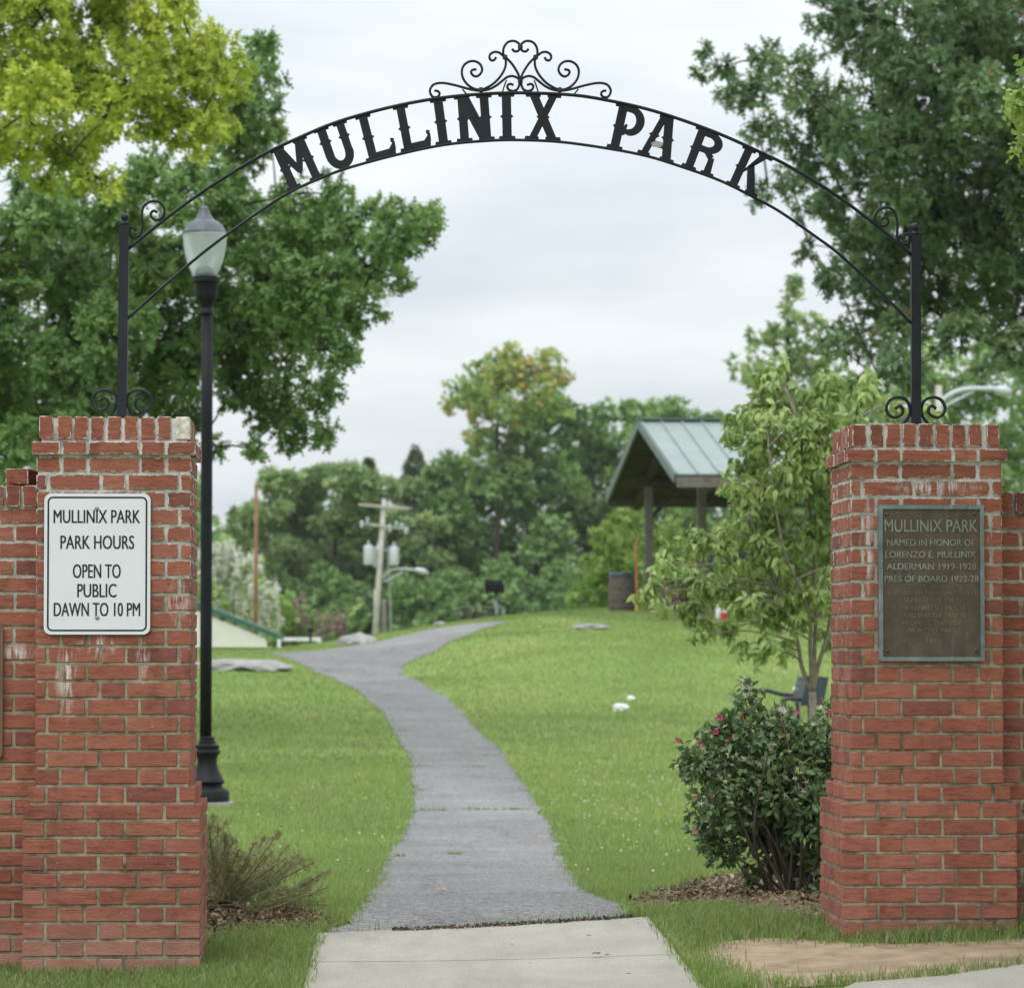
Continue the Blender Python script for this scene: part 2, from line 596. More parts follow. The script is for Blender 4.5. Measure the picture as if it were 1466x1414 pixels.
P_bedl = densify(poly_px([(240, 1300), (300, 1292), (370, 1296), (430, 1305), (478, 1318), (480, 1330), (430, 1336), (360, 1338), (290, 1352), (240, 1352)]), 0.07, 0.012, 7)
P_side = poly_px([(1225, 1413), (1350, 1404), (1466, 1386), (1700, 1360)])
P_side = P_side + [(P_side[-1][0], -3.2), (P_side[0][0] - 0.9, -3.2)]
_j0, _j1 = ground_hit(446, 1384), ground_hit(974, 1373)
def _split(poly, s):
    out = []
    nrm = Vector((-(_j1 - _j0).y, (_j1 - _j0).x)); nrm.normalize()
    off = 0.004
    f = lambda p: s * ((p[0] - _j0.x) * nrm.x + (p[1] - _j0.y) * nrm.y) - off
    for i in range(len(poly)):
        a, b = poly[i], poly[(i + 1) % len(poly)]
        fa, fb = f(a), f(b)
        if fa >= 0: out.append(a)
        if (fa >= 0) != (fb >= 0):
            t = fa / (fa - fb); out.append((a[0] + (b[0] - a[0]) * t, a[1] + (b[1] - a[1]) * t))
    return out
patch("concrete_walkway", densify(_split(P_conc, 1), 0.25), M_concrete, 0.016, 0.15, 'structure', "pale concrete walkway slab between the pillars", "walkway")
patch("concrete_walkway", densify(_split(P_conc, -1), 0.25), M_concrete, 0.016, 0.15, 'structure', "pale concrete walkway slab nearest the camera", "walkway")
patch("asphalt_path", P_asph, M_asphalt, 0.010, 0.3, 'structure', "grey asphalt path winding up the lawn beyond the gate", "path")
patch("dirt_patch", P_dirt, M_dirt, 0.004, 0.1, 'structure', "bare tan dirt strip worn beside the walkway", "dirt")
patch("planting_bed", P_bedr, M_mulch, 0.005, 0.1, 'structure', "brown mulch bed under the rose bush", "bed")
patch("planting_bed", P_bedl, M_mulch, 0.005, 0.1, 'structure', "brown mulch bed under the juniper shrub", "bed")
patch("pavement", densify(P_side, 0.3), M_concrete, 0.018, 0.25, 'structure', "pale concrete pavement at the lower right corner", "pavement")
# ------------------------------------------------------------------ brickwork
def brick_material():
    m, n, l, b = mat_new("red_brick")
    oi = n.new("ShaderNodeObjectInfo")
    r = ramp_node(n, [(0.0, (0.272, 0.090, 0.060)), (0.22, (0.322, 0.112, 0.074)), (0.45, (0.288, 0.096, 0.066)), (0.68, (0.352, 0.136, 0.092)), (0.84, (0.300, 0.101, 0.069)), (0.95, (0.240, 0.084, 0.062)), (1.0, (0.200, 0.077, 0.061))])
    l.new(oi.outputs['Random'], r.inputs[0])
    st = noise_node(n, l, 14, 5, 0.65, 'World', (1.0, 1.0, 5.0))
    r2 = ramp_node(n, [(0.28, (0.62, 0.60, 0.60)), (0.5, (1, 1, 1)), (0.75, (1.24, 1.26, 1.24))])
    l.new(st.outputs['Fac'], r2.inputs[0])
    c = mix_col(n, l, r.outputs[0], r2.outputs[0], 1.0, 'MULTIPLY')
    blot = noise_node(n, l, 3.1, 4, 0.6, 'World')
    rb = ramp_node(n, [(0.38, (0.62, 0.55, 0.56)), (0.52, (1, 1, 1))])
    l.new(blot.outputs['Fac'], rb.inputs[0])
    c = mix_col(n, l, c, rb.outputs[0], 0.4, 'MULTIPLY')
    # pale specks and mortar smears
    sp = noise_node(n, l, 95, 2, 0.5, 'World')
    rs = ramp_node(n, [(0.70, (0, 0, 0)), (0.76, (1, 1, 1))])
    l.new(sp.outputs['Fac'], rs.inputs[0])
    c = mix_col(n, l, c, (0.55, 0.47, 0.42), math_node(n, l, 'MULTIPLY', rs.outputs[0], 0.6))
    g = n.new("ShaderNodeNewGeometry"); sx = n.new("ShaderNodeSeparateXYZ"); l.new(g.outputs['Position'], sx.inputs[0])
    # pale splash dirt on the lowest courses
    dz = math_node(n, l, 'SUBTRACT', 0.24, sx.outputs['Z'])
    dz = math_node(n, l, 'MULTIPLY', dz, 5.5, True)
    sn = noise_node(n, l, 7, 4, 0.6, 'World')
    dz = math_node(n, l, 'MULTIPLY', dz, sn.outputs['Fac'], True)
    c = mix_col(n, l, c, (0.40, 0.235, 0.175), dz)
    dk = noise_node(n, l, 6.5, 5, 0.65, 'World', (1.3, 1.3, 0.45))
    rdk = ramp_node(n, [(0.56, (1, 1, 1)), (0.70, (0.42, 0.40, 0.40))])
    l.new(dk.outputs['Fac'], rdk.inputs[0])
    c = mix_col(n, l, c, rdk.outputs[0], 0.5, 'MULTIPLY')
    # lime runs: streaky white patches, most of them below the park-hours sign and beside the plaque
    ln = noise_node(n, l, 26, 4, 0.7, 'World', (1.6, 1.6, 0.22))
    rl = ramp_node(n, [(0.45, (0, 0, 0)), (0.58, (1, 1, 1))])
    l.new(ln.outputs['Fac'], rl.inputs[0])
    tot = None
    for (pt, rx, rz) in STAINS:
        dx = math_node(n, l, 'ABSOLUTE', math_node(n, l, 'SUBTRACT', sx.outputs['X'], pt[0]))
        dzz = math_node(n, l, 'ABSOLUTE', math_node(n, l, 'SUBTRACT', sx.outputs['Z'], pt[1]))
        q = math_node(n, l, 'ADD', math_node(n, l, 'DIVIDE', dx, rx), math_node(n, l, 'DIVIDE', dzz, rz))
        q = math_node(n, l, 'SUBTRACT', 1.25, q, True)
        tot = q if tot is None else math_node(n, l, 'MAXIMUM', tot, q)
    lim = math_node(n, l, 'MULTIPLY', rl.outputs[0], tot, True)
    c = mix_col(n, l, c, (0.66, 0.62, 0.62), math_node(n, l, 'MULTIPLY', lim, 0.9))
    # ragged mortar smeared over the arrises: distance from the nearest edge of each brick, broken up by noise
    ha = n.new("ShaderNodeAttribute"); ha.attribute_name = "half"
    tco = n.new("ShaderNodeTexCoord")
    ab = n.new("ShaderNodeVectorMath"); ab.operation = 'ABSOLUTE'; l.new(tco.outputs['Object'], ab.inputs[0])
    df = n.new("ShaderNodeVectorMath"); df.operation = 'SUBTRACT'; l.new(ha.outputs['Vector'], df.inputs[0]); l.new(ab.outputs[0], df.inputs[1])
    sd = n.new("ShaderNodeSeparateXYZ"); l.new(df.outputs[0], sd.inputs[0])
    mn = math_node(n, l, 'MINIMUM', math_node(n, l, 'MINIMUM', sd.outputs[0], sd.outputs[1]), sd.outputs[2])
    mxx = math_node(n, l, 'MAXIMUM', math_node(n, l, 'MAXIMUM', sd.outputs[0], sd.outputs[1]), sd.outputs[2])
    sm = math_node(n, l, 'ADD', math_node(n, l, 'ADD', sd.outputs[0], sd.outputs[1]), sd.outputs[2])
    med = math_node(n, l, 'SUBTRACT', math_node(n, l, 'SUBTRACT', sm, mn), mxx)
    en = noise_node(n, l, 34, 5, 0.7, 'World')
    e2 = noise_node(n, l, 4.5, 3, 0.6, 'World')
    thr = math_node(n, l, 'MULTIPLY', math_node(n, l, 'SUBTRACT', en.outputs['Fac'], 0.41), 0.0185)
    hi_ = math_node(n, l, 'MULTIPLY', math_node(n, l, 'SUBTRACT', sx.outputs['Z'], 1.0), 1.1, True)
    amt = math_node(n, l, 'ADD', e2.outputs['Fac'], math_node(n, l, 'MULTIPLY', hi_, 0.9))
    thr = math_node(n, l, 'MULTIPLY', thr, amt)
    msk = math_node(n, l, 'MULTIPLY', math_node(n, l, 'SUBTRACT', thr, med), 900.0, True)
    hs_ = n.new("ShaderNodeSeparateXYZ"); l.new(ha.outputs['Vector'], hs_.inputs[0])
    msk = math_node(n, l, 'MULTIPLY', msk, math_node(n, l, 'GREATER_THAN', hs_.outputs[0], 0.001))
    mcol = mix_col(n, l, (0.30, 0.26, 0.19), (0.58, 0.57, 0.54), hi_)
    c = mix_col(n, l, c, mcol, math_node(n, l, 'MULTIPLY', msk, 0.9))
    l.new(c, b.inputs['Base Color'])
    b.inputs['Roughness'].default_value = 0.85; b.inputs['Specular IOR Level'].default_value = 0.25
    bn = noise_node(n, l, 60, 4, 0.7, 'World', (1, 1, 2.2))
    bump(n, l, b, bn.outputs['Fac'], 0.8, 0.005)
    return m


def mortar_material():
    m, n, l, b = mat_new("lime_mortar")
    a = noise_node(n, l, 22, 5, 0.7, 'World')
    r = ramp_node(n, [(0.28, (0.12, 0.105, 0.072)), (0.5, (0.29, 0.26, 0.19)), (0.72, (0.43, 0.40, 0.305))])
    l.new(a.outputs['Fac'], r.inputs[0])
    r2 = ramp_node(n, [(0.28, (0.30, 0.30, 0.28)), (0.5, (0.56, 0.555, 0.53)), (0.72, (0.72, 0.72, 0.70))])
    l.new(a.outputs['Fac'], r2.inputs[0])
    g = n.new("ShaderNodeNewGeometry"); sx = n.new("ShaderNodeSeparateXYZ"); l.new(g.outputs['Position'], sx.inputs[0])
    f = math_node(n, l, 'MULTIPLY', math_node(n, l, 'SUBTRACT', sx.outputs['Z'], 1.25), 1.4, True)
    c = mix_col(n, l, r.outputs[0], r2.outputs[0], f)
    dk = noise_node(n, l, 5, 4, 0.6, 'World')
    rd = ramp_node(n, [(0.36, (0.42, 0.42, 0.38)), (0.5, (1, 1, 1))])
    l.new(dk.outputs['Fac'], rd.inputs[0])
    c = mix_col(n, l, c, rd.outputs[0], 0.8, 'MULTIPLY')
    l.new(c, b.inputs['Base Color']); b.inputs['Roughness'].default_value = 0.95; b.inputs['Specular IOR Level'].default_value = 0.1
    bump(n, l, b, a.outputs['Fac'], 0.6, 0.004)
    return m


XL = (at(52, 900, GATE_D).x + at(272, 900, GATE_D).x) / 2      # pillar centres on the gate line
XR = (at(1216, 900, GATE_D).x + at(1438.5, 900, GATE_D).x) / 2


def gz(px, py, D=GATE_D):
    return at(px, py, D).z


def gx(px, py, D=GATE_D):
    return at(px, py, D).x


STAINS = [((gx(95, 960), gz(95, 968)), 0.05, 0.19), ((gx(205, 935), gz(205, 935)), 0.03, 0.12), ((gx(140, 925), gz(140, 925)), 0.09, 0.06),
          ((gx(1243, 780), gz(1243, 780)), 0.035, 0.20), ((gx(1414, 760), gz(1414, 760)), 0.02, 0.08), ((gx(1340, 698), gz(1340, 698)), 0.20, 0.045),
          ((gx(255, 860), gz(255, 860)), 0.05, 0.12), ((gx(20, 935), gz(20, 935)), 0.08, 0.05)]
M_brick = brick_material()
M_mortar = mortar_material()
M_painted = simple_mat("white_smeared_brick", (0.62, 0.57, 0.52), 0.9, 0, 0.45, 38, 0.5)

_bm_cache = {}
def brick_mesh(w, d, h, v=None):
    """bevelled brick w x d x h centred on its middle, a few slightly uneven variants of each size"""
    v = random.randrange(4) if v is None else v
    key = (round(w, 3), round(d, 3), round(h, 3), v)
    if key in _bm_cache: return _bm_cache[key]
    rg = random.Random(hash(key))
    bev = 0.0022
    ver = []; idx = {}
    for sx_ in (-1, 1):
        for sy in (-1, 1):
            for sz in (-1, 1):
                j = [rg.uniform(-0.0009, 0.0009) for _ in range(3)]
                chip = bev * (1 + (rg.random() < 0.10) * rg.uniform(0.3, 0.9))
                c = (sx_ * w / 2 + j[0], sy * d / 2 + j[1], sz * h / 2 + j[2])
                for ax in range(3):
                    p = list(c)
                    for k in range(3):
                        if k != ax: p[k] -= (sx_, sy, sz)[k] * chip
                    idx[(sx_, sy, sz, ax)] = len(ver); ver.append(tuple(p))
    S = (-1, 1); F = []
    for ax in range(3):
        o1, o2 = [k for k in range(3) if k != ax]
        for s in S:
            q = []
            for a, b_ in ((-1, -1), (1, -1), (1, 1), (-1, 1)):
                t = [0, 0, 0]; t[ax] = s; t[o1] = a; t[o2] = b_
                q.append(idx[(t[0], t[1], t[2], ax)])
            F.append(q)
        for a in S:
            for b_ in S:
                q = []
                for s, fa in ((-1, o1), (1, o1), (1, o2), (-1, o2)):
                    t = [0, 0, 0]; t[ax] = s; t[o1] = a; t[o2] = b_
                    q.append(idx[(t[0], t[1], t[2], fa)])
                F.append(q)
    for a in S:
        for b_ in S:
            for c_ in S:
                F.append([idx[(a, b_, c_, k)] for k in range(3)])
    me = bpy.data.meshes.new("brick")
    me.from_pydata(ver, [], F)
    bm = bmesh.new(); bm.from_mesh(me)
    bmesh.ops.recalc_face_normals(bm, faces=bm.faces); bm.to_mesh(me); bm.free()
    at_ = me.attributes.new("half", 'FLOAT_VECTOR', 'POINT')
    at_.data.foreach_set("vector", [w / 2, d / 2, h / 2] * len(me.vertices))
    me.materials.append(M_brick)
    _bm_cache[key] = me
    return me


def jit(s):
    return random.uniform(-s, s)


def put_brick(root, cx, cy, cz_, w, d, h, hidden=None, name="brick"):
    me = brick_mesh(w, d, h)
    p = (cx + jit(0.0012), cy + jit(0.0018), cz_ + jit(0.0012))
    if hidden is not None:
        hidden.append((me, p)); return None
    return link(name, me, None, root, p)


def join_hidden(root, hidden, name):
    if not hidden: return
    mb = MB()
    for me, p in hidden:
        mb.add([(v.co.x + p[0], v.co.y + p[1], v.co.z + p[2]) for v in me.vertices], [tuple(f.vertices) for f in me.polygons])
    o = mb.build(name, M_brick, root, fixn=False)
    o["kind"] = "stuff"


MJ = 0.0125
ST, HD = 0.197, 0.091
def pattern(W, kind):
    if kind == 'A':
        mid = [HD, ST, HD]
    else:
        mid = [ST, HD, ST]
    e = (W - sum(mid) - 4 * MJ) / 2
    return [e] + mid + [e]


def build_pillar(label, X, side, zs, z0):
    """zs: tops of plinth, step course, shaft, corbel, cap; side: +1 if the inner (seen) face looks to +X"""
    zp, zi, zsft, zc, zt = zs
    root = thing("gate_pillar", label, "pillar", (X, 0.305, z0), "brick gate pillars")
    hidden = []
    core = MB()

    def course(W, zb, zt_, kind, recess=0.006, last=False, ledge=False):
        h = zt_ - zb - MJ
        zc_ = zb + MJ + h / 2
        yf = 0.3075 - W / 2; yb = 0.3075 + W / 2
        fr = pattern(W, kind); sd = pattern(W, 'B' if kind == 'A' else 'A')
        # front and back rows, corners included
        for yy, hid in ((yf, None), (yb, hidden)):
            x = X - W / 2
            for i, w in enumerate(fr):
                if i in (0, 4):
                    dep = sd[0]
                else:
                    dep = 0.09
                cy = yy + dep / 2 if yy == yf else yy - dep / 2
                vis = hid
                if yy == yb and ((side > 0 and i == 4) or (side < 0 and i == 0)): vis = None
                put_brick(root, x + w / 2, cy, zc_, w, dep, h, vis)
                x += w + MJ
        for sgn in (-1, 1):
            y = yf + sd[0] + MJ
            for i in (1, 2, 3):
                w = sd[i]
                put_brick(root, X + sgn * (W / 2 - 0.045), y + w / 2, zc_, 0.09, w, h, None if sgn == side else hidden)
                y += w + MJ
        r = recess
        if ledge:
            core.box(X - 0.3015, X + 0.3015, 0.3075 - 0.3015, 0.3075 + 0.3015, zb - 0.001, zb + 0.02)
        core.box(X - W / 2 + r, X + W / 2 - r, yf + r, yb - r, zb + (MJ if ledge else -0.001), zt_ - (0.0025 if last else -0.0005))

    n = 11
    ch = 0.0676
    for i in range(n):
        course(0.703, zp - (i + 1) * ch, zp - i * ch, 'A' if i % 2 == 0 else 'B', last=(i == 0))
    course(0.660, zp, zi, 'B', last=True)
    n = 19
    ch = (zsft - zi) / n
    for i in range(n):
        course(0.615, zi + i * ch, zi + (i + 1) * ch, 'A' if i % 2 == 0 else 'B')
    course(0.652, zsft, zc, 'A', last=True, ledge=True)
    # cap: bricks set on end round the rim
    Wc = 0.598; hgt = zt - zc - MJ
    yf = 0.3075 - Wc / 2
    pitch = Wc / 9
    for i in range(9):
        w = 0.0525 + jit(0.003)
        xx = X - Wc / 2 + pitch * (i + 0.5)
        if i == 0: xx = X - Wc / 2 + w / 2
        if i == 8: xx = X + Wc / 2 - w / 2
        o = put_brick(root, xx, yf + 0.05 + jit(0.002), zc + MJ + hgt / 2 + jit(0.0015), w, 0.10, hgt)
        if i == 8 and side > 0:
            me = o.data.copy(); me.materials.clear(); me.materials.append(M_painted); o.data = me
            o["label"] = "cap brick smeared white with old mortar"
        put_brick(root, xx, 0.3075 + Wc / 2 - 0.05, zc + MJ + hgt / 2, w, 0.10, hgt, hidden)
    for sgn in (-1, 1):
        for i in range(6):
            yy = yf + 0.10 + 0.014 + 0.031 + i * 0.0655
            put_brick(root, X + sgn * (Wc / 2 - 0.05), yy, zc + MJ + hgt / 2 + jit(0.002), 0.10, 0.0525, hgt, None if sgn == side else hidden)
    core.box(X - Wc / 2 + 0.009, X + Wc / 2 - 0.009, yf + 0.009, 0.3075 + Wc / 2 - 0.009, zc - 0.002, zt - 0.007)
    core.build("mortar", M_mortar, root)
    join_hidden(root, hidden, "rear_brickwork")
    return root


zsL = [gz(160, 1151), gz(160, 1126), gz(160, 655), gz(160, 632.5), gz(160, 596)]
zsR = [gz(1325, 1149), gz(1325, 1125), gz(1325, 665), gz(1325, 643.5), gz(1325, 607)]
pillarL = build_pillar("square brick gate pillar carrying the white park hours sign", XL, 1, zsL, 0.0)
pillarR = build_pillar("square brick gate pillar carrying the weathered bronze plaque", XR, -1, zsR, 0.12)


def build_wall(label, xa, xb, ztop, zbot, inner):
    """running-bond wall between xa (left) and xb (right), front face 0.12 m behind the pillar shafts"""
    root = thing("brick_wall", label, "wall", ((xa + xb) / 2, 0.27, zbot), "brick walls beside the gate")
    hidden = []
    y0 = 0.125; th = 0.30
    zc = ztop - 0.095
    ch = 0.0685
    n = int((zc - zbot) / ch) + 1
    core = MB()
    core.box(xa + 0.002, xb - 0.002, y0 + 0.006, y0 + th - 0.006, zc - n * ch, ztop - 0.008)
    def is_hidden(x):
        return abs(x - inner) > 0.62
    for i in range(n):
        zt_ = zc - i * ch
        h = ch - MJ
        x = inner
        sgn = 1 if inner == xa else -1
        lens = [ST] * 20
        off = [0.155, 0.088][i % 2]
        first = True
        while abs(x - inner) < abs(xb - xa) - 0.02:
            w = off if first else ST
            first = False
            w = min(w, abs(xb - xa) - abs(x - inner))
            if w < 0.03: break
            cx = x + sgn * w / 2
            put_brick(root, cx, y0 + 0.045, zt_ - MJ - h / 2 + MJ / 2, w, 0.09, h, hidden if is_hidden(cx) else None)
            put_brick(root, cx, y0 + th - 0.045, zt_ - MJ - h / 2 + MJ / 2, w, 0.09, h, hidden)
            x += sgn * (w + MJ)
    k = int(abs(xb - xa) / 0.066)
    sgn = 1 if inner == xa else -1
    for i in range(k):
        cx = inner + sgn * (0.034 + i * 0.066)
        put_brick(root, cx, y0 + th / 2 - 0.01 + jit(0.004), zc + 0.047 + jit(0.002), 0.0545, th + 0.012, 0.086, hidden if is_hidden(cx) else None)
    core.build("mortar", M_mortar, root)
    join_hidden(root, hidden, "outer_brickwork")
    return root


wallL = build_wall("low brick wall joining the left pillar with a loose brick on top", XL - 0.3105 - 2.4, XL - 0.3105, gz(25, 692.5, 14.6), -0.06, XL - 0.3105)
wallR = build_wall("low brick wall joining the plaque pillar on its right", XR + 0.3105, XR + 0.3105 + 2.4, gz(1455, 702, 14.6), 0.06, XR + 0.3105)
# loose brick lying on the left wall
lb = brick_mesh(0.093, 0.19, 0.062, 1)
o = link("loose_brick", lb, None, None, (gx(30, 680, 14.66), 0.235, gz(25, 692.5, 14.6) + 0.032))
o.rotation_euler = (0, 0, R(-9))
prop(o, "single loose brick lying on top of the left wall", "brick")

# ------------------------------------------------------------------ text
def text_mesh(name, s, x0, x1, z0, z1, yf, depth, offset=0.0, fat=0.0):
    """lettering fitted into the rectangle x0..x1, z0..z1, front at yf, standing out by depth"""
    cu = bpy.data.curves.new(name, 'FONT')
    cu.body = s; cu.size = 1.0; cu.offset = offset; cu.extrude = 0.5
    cu.resolution_u = 4
    ob = bpy.data.objects.new(name + "_tmp", cu); COL.objects.link(ob)
    dg = bpy.context.evaluated_depsgraph_get(); dg.update()
    me = bpy.data.meshes.new_from_object(ob.evaluated_get(dg))
    bpy.data.objects.remove(ob); bpy.data.curves.remove(cu)
    co = np.empty(len(me.vertices) * 3, np.float32); me.vertices.foreach_get("co", co); co = co.reshape(-1, 3)
    a, b = co.min(0), co.max(0)
    out = np.empty_like(co)
    out[:, 0] = x0 + (co[:, 0] - a[0]) / (b[0] - a[0]) * (x1 - x0)
    out[:, 2] = z0 + (co[:, 1] - a[1]) / (b[1] - a[1]) * (z1 - z0)
    out[:, 1] = yf + (1 - (co[:, 2] - a[2]) / (b[2] - a[2])) * depth
    if fat:          # heavier strokes: the same outline three times, side by side
        F = [tuple(f.vertices) for f in me.polygons]; n0 = len(out); V = []; FF = []
        for k, dx in enumerate((-fat, 0.0, fat)):
            q = out.copy(); q[:, 0] += dx; q[:, 1] -= 0.00012 * k
            V.append(q); FF += [tuple(i + n0 * k for i in f) for f in F]
        bpy.data.meshes.remove(me)
        me = bpy.data.meshes.new(name); me.from_pydata(np.concatenate(V).tolist(), [], FF); me.update()
        return me
    me.vertices.foreach_set("co", out.ravel()); me.update()
    me.materials.clear()
    me.name = name
    return me


def rrect(x0, x1, z0, z1, r, n=6):
    out = []
    for cx, cz_, a0 in ((x1 - r, z1 - r, 0), (x0 + r, z1 - r, 90), (x0 + r, z0 + r, 180), (x1 - r, z0 + r, 270)):
        for k in range(n + 1):
            a = R(a0 + 90 * k / n)
            out.append((cx + r * math.cos(a), cz_ + r * math.sin(a)))
    return out[::-1]


def ring_prism(mb, outer, inner, y0, y1):
    n = len(outer)
    vs_ = [(p[0], y0, p[1]) for p in outer] + [(p[0], y0, p[1]) for p in inner] + [(p[0], y1, p[1]) for p in outer] + [(p[0], y1, p[1]) for p in inner]
    fs_ = []
    for i in range(n):
        j = (i + 1) % n
        fs_ += [(i, j, n + j, n + i), (2 * n + j, 2 * n + i, 3 * n + i, 3 * n + j), (i, 2 * n + i, 2 * n + j, j), (n + j, 3 * n + j, 3 * n + i, n + i)]
    mb.add(vs_, fs_)


M_signwhite = simple_mat("white_sign_sheet", (0.70, 0.69, 0.76), 0.35, 0, 0.025, 3, 0.02, 0.5)
M_black = simple_mat("black_print", (0.012, 0.012, 0.016), 0.5, 0, 0.1, 20, 0.0)
M_bolt = simple_mat("dull_bolt", (0.30, 0.28, 0.26), 0.45, 0.7, 0.3, 60, 0.2)

YS = -0.012
sgn_root = thing("park_hours_sign", "white rectangular park hours sign with black lettering on the left pillar", "sign", (gx(139, 808), 0, gz(139, 808)))
sx0, sx1, sz0, sz1 = gx(63.5, 808), gx(215.5, 808), gz(139, 908), gz(139, 706.5)
mb = MB(); mb.prism(rrect(sx0, sx1, sz0, sz1, 0.028), YS - 0.003, YS); mb.build("panel", M_signwhite, sgn_root, fixn=True)
mb = MB(); i1 = 0.0125; i2 = 0.0195
ring_prism(mb, rrect(sx0 + i1, sx1 - i1, sz0 + i1, sz1 - i1, 0.022), rrect(sx0 + i2, sx1 - i2, sz0 + i2, sz1 - i2, 0.015), YS - 0.0037, YS - 0.0031)
mb.build("border", M_black, sgn_root, fixn=True)
for s, a, b_, t, bt in (("MULLINIX PARK", 77, 200.5, 730, 749), ("PARK HOURS", 87, 192, 766.5, 786), ("OPEN TO", 105, 173, 807.5, 827.5),
                        ("PUBLIC", 111.5, 167, 835.5, 855), ("DAWN TO 10 PM", 78, 201, 862.5, 882)):
    me = text_mesh("lettering", s, gx(a, 808), gx(b_, 808), gz(139, bt), gz(139, t), YS - 0.0037, 0.0006, 0.0, 0.0011)
    link("lettering", me, M_black, sgn_root)
for (bx_, by_) in ((139, 728), (139.5, 884)):
    mb = MB(); mb.lathe((0, 0, 0), [(0.0085, 0), (0.0085, 0.003), (0.005, 0.0055), (0.001, 0.006)], 12)
    me = mb.mesh("bolt", True)
    me.transform(Matrix.Rotation(R(90), 4, 'X'))
    link("bolt", me, M_bolt, sgn_root, (gx(bx_, by_), YS - 0.003, gz(bx_, by_)))

# bronze plaque
def bronze_material(name, dark, green, amount):
    m, n, l, b = mat_new(name)
    a = noise_node(n, l, 11, 6, 0.7, 'World')
    r = ramp_node(n, [(0.25, [c * 0.55 for c in dark]), (0.5, dark), (0.75, [min(1, c * 1.5) for c in dark])])
    l.new(a.outputs['Fac'], r.inputs[0])
    g = noise_node(n, l, 17, 5, 0.75, 'World', (1.5, 1, 0.5))
    rg = ramp_node(n, [(0.62 - amount, (0, 0, 0)), (0.80 - amount, (1, 1, 1))])
    l.new(g.outputs['Fac'], rg.inputs[0])
    c = mix_col(n, l, r.outputs[0], green, rg.outputs[0])
    ru = noise_node(n, l, 9, 4, 0.7, 'World', (1.3, 1, 0.6))
    rr_ = ramp_node(n, [(0.56, (0, 0, 0)), (0.72, (1, 1, 1))])
    l.new(ru.outputs['Fac'], rr_.inputs[0])
    c = mix_col(n, l, c, (0.19, 0.085, 0.035), math_node(n, l, 'MULTIPLY', rr_.outputs[0], 0.5))
    l.new(c, b.inputs['Base Color'])
    b.inputs['Roughness'].default_value = 0.55; b.inputs['Metallic'].default_value = 0.25
    bump(n, l, b, g.outputs['Fac'], 0.5, 0.004)
    return m


M_bronze = bronze_material("weathered_bronze", (0.085, 0.062, 0.045), (0.15, 0.16, 0.145), 0.05)
M_verdi = bronze_material("verdigris_rim", (0.15, 0.20, 0.20), (0.30, 0.40, 0.41), 0.06)
M_letter = bronze_material("rubbed_bronze", (0.225, 0.225, 0.175), (0.30, 0.335, 0.30), 0.10)
M_letter2 = bronze_material("dull_bronze_text", (0.15, 0.125, 0.085), (0.22, 0.21, 0.165), 0.06)
YP = -0.014
px_l, px_r, pz_b, pz_t = gx(1257, 830), gx(1407.8, 830), gz(1330, 946), gz(1330, 723)
pl_root = thing("memorial_plaque", "weathered bronze memorial plaque with raised lettering on the right pillar", "plaque", ((px_l + px_r) / 2, 0, pz_b))
mb = MB(); mb.box(px_l + 0.012, px_r - 0.012, YP - 0.004, 0.0, pz_b + 0.012, pz_t - 0.012); mb.build("panel", M_bronze, pl_root)
mb = MB()
sq = lambda i, : [(px_l + i, pz_b + i), (px_l + i, pz_t - i), (px_r - i, pz_t - i), (px_r - i, pz_b + i)]
ring_prism(mb, sq(0.0), sq(0.0165), YP - 0.011, 0.001)
mb.build("rim", M_verdi, pl_root, fixn=True)
lines = [("MULLINIX PARK", 1265.7, 1398.5, 744, 761.6, 0), ("NAMED IN HONOR OF", 1269, 1394.5, 772, 781.5, 0), ("LORENZO E. MULLINIX", 1266.7, 1396, 789, 798.4, 0),
         ("ALDERMAN 1919-1928", 1268.5, 1396.3, 806.3, 815.5, 0), ("PRES OF BOARD 1922-28", 1265.4, 1399.6, 824, 833, 0),
         ("HE EFFICIENTLY AND FAITHFULLY", 1265.5, 1398, 845.3, 851.7, 1), ("SERVED THE CITY", 1293, 1372.4, 856, 862.2, 1), ("HE LOVED SO MUCH", 1289.6, 1378.8, 867.3, 873.8, 1),
         ("AND WAS THE FIRST TO", 1291.5, 1384.4, 877.5, 884, 1), ("PROPOSE THIS SITE", 1290.6, 1375, 888.5, 895, 1), ("AS A CITY PARK", 1298, 1368.7, 899.5, 905, 1),
         ("1929", 1325, 1345, 914.5, 920.5, 1)]
for s, a, b_, t, bt, kind in lines:
    me = text_mesh("raised_lettering", s, gx(a, 830), gx(b_, 830), gz(1330, bt), gz(1330, t), YP - 0.0075 + 0.0015 * kind, 0.0045, 0.0, 0.0004)
    link("raised_lettering", me, M_letter if kind == 0 else M_letter2, pl_root)
for (bx_, by_) in ((1268.5, 736.3), (1393.8, 735.6), (1269.5, 931.5), (1396, 930.5)):
    mb = MB(); mb.lathe((0, 0, 0), [(0.0085, 0), (0.0085, 0.002), (0.006, 0.005), (0.001, 0.006)], 12)
    me = mb.mesh("bolt", True); me.transform(Matrix.Rotation(R(90), 4, 'X'))
    link("bolt", me, M_bronze, pl_root, (gx(bx_, by_), YP - 0.004, gz(bx_, by_)))

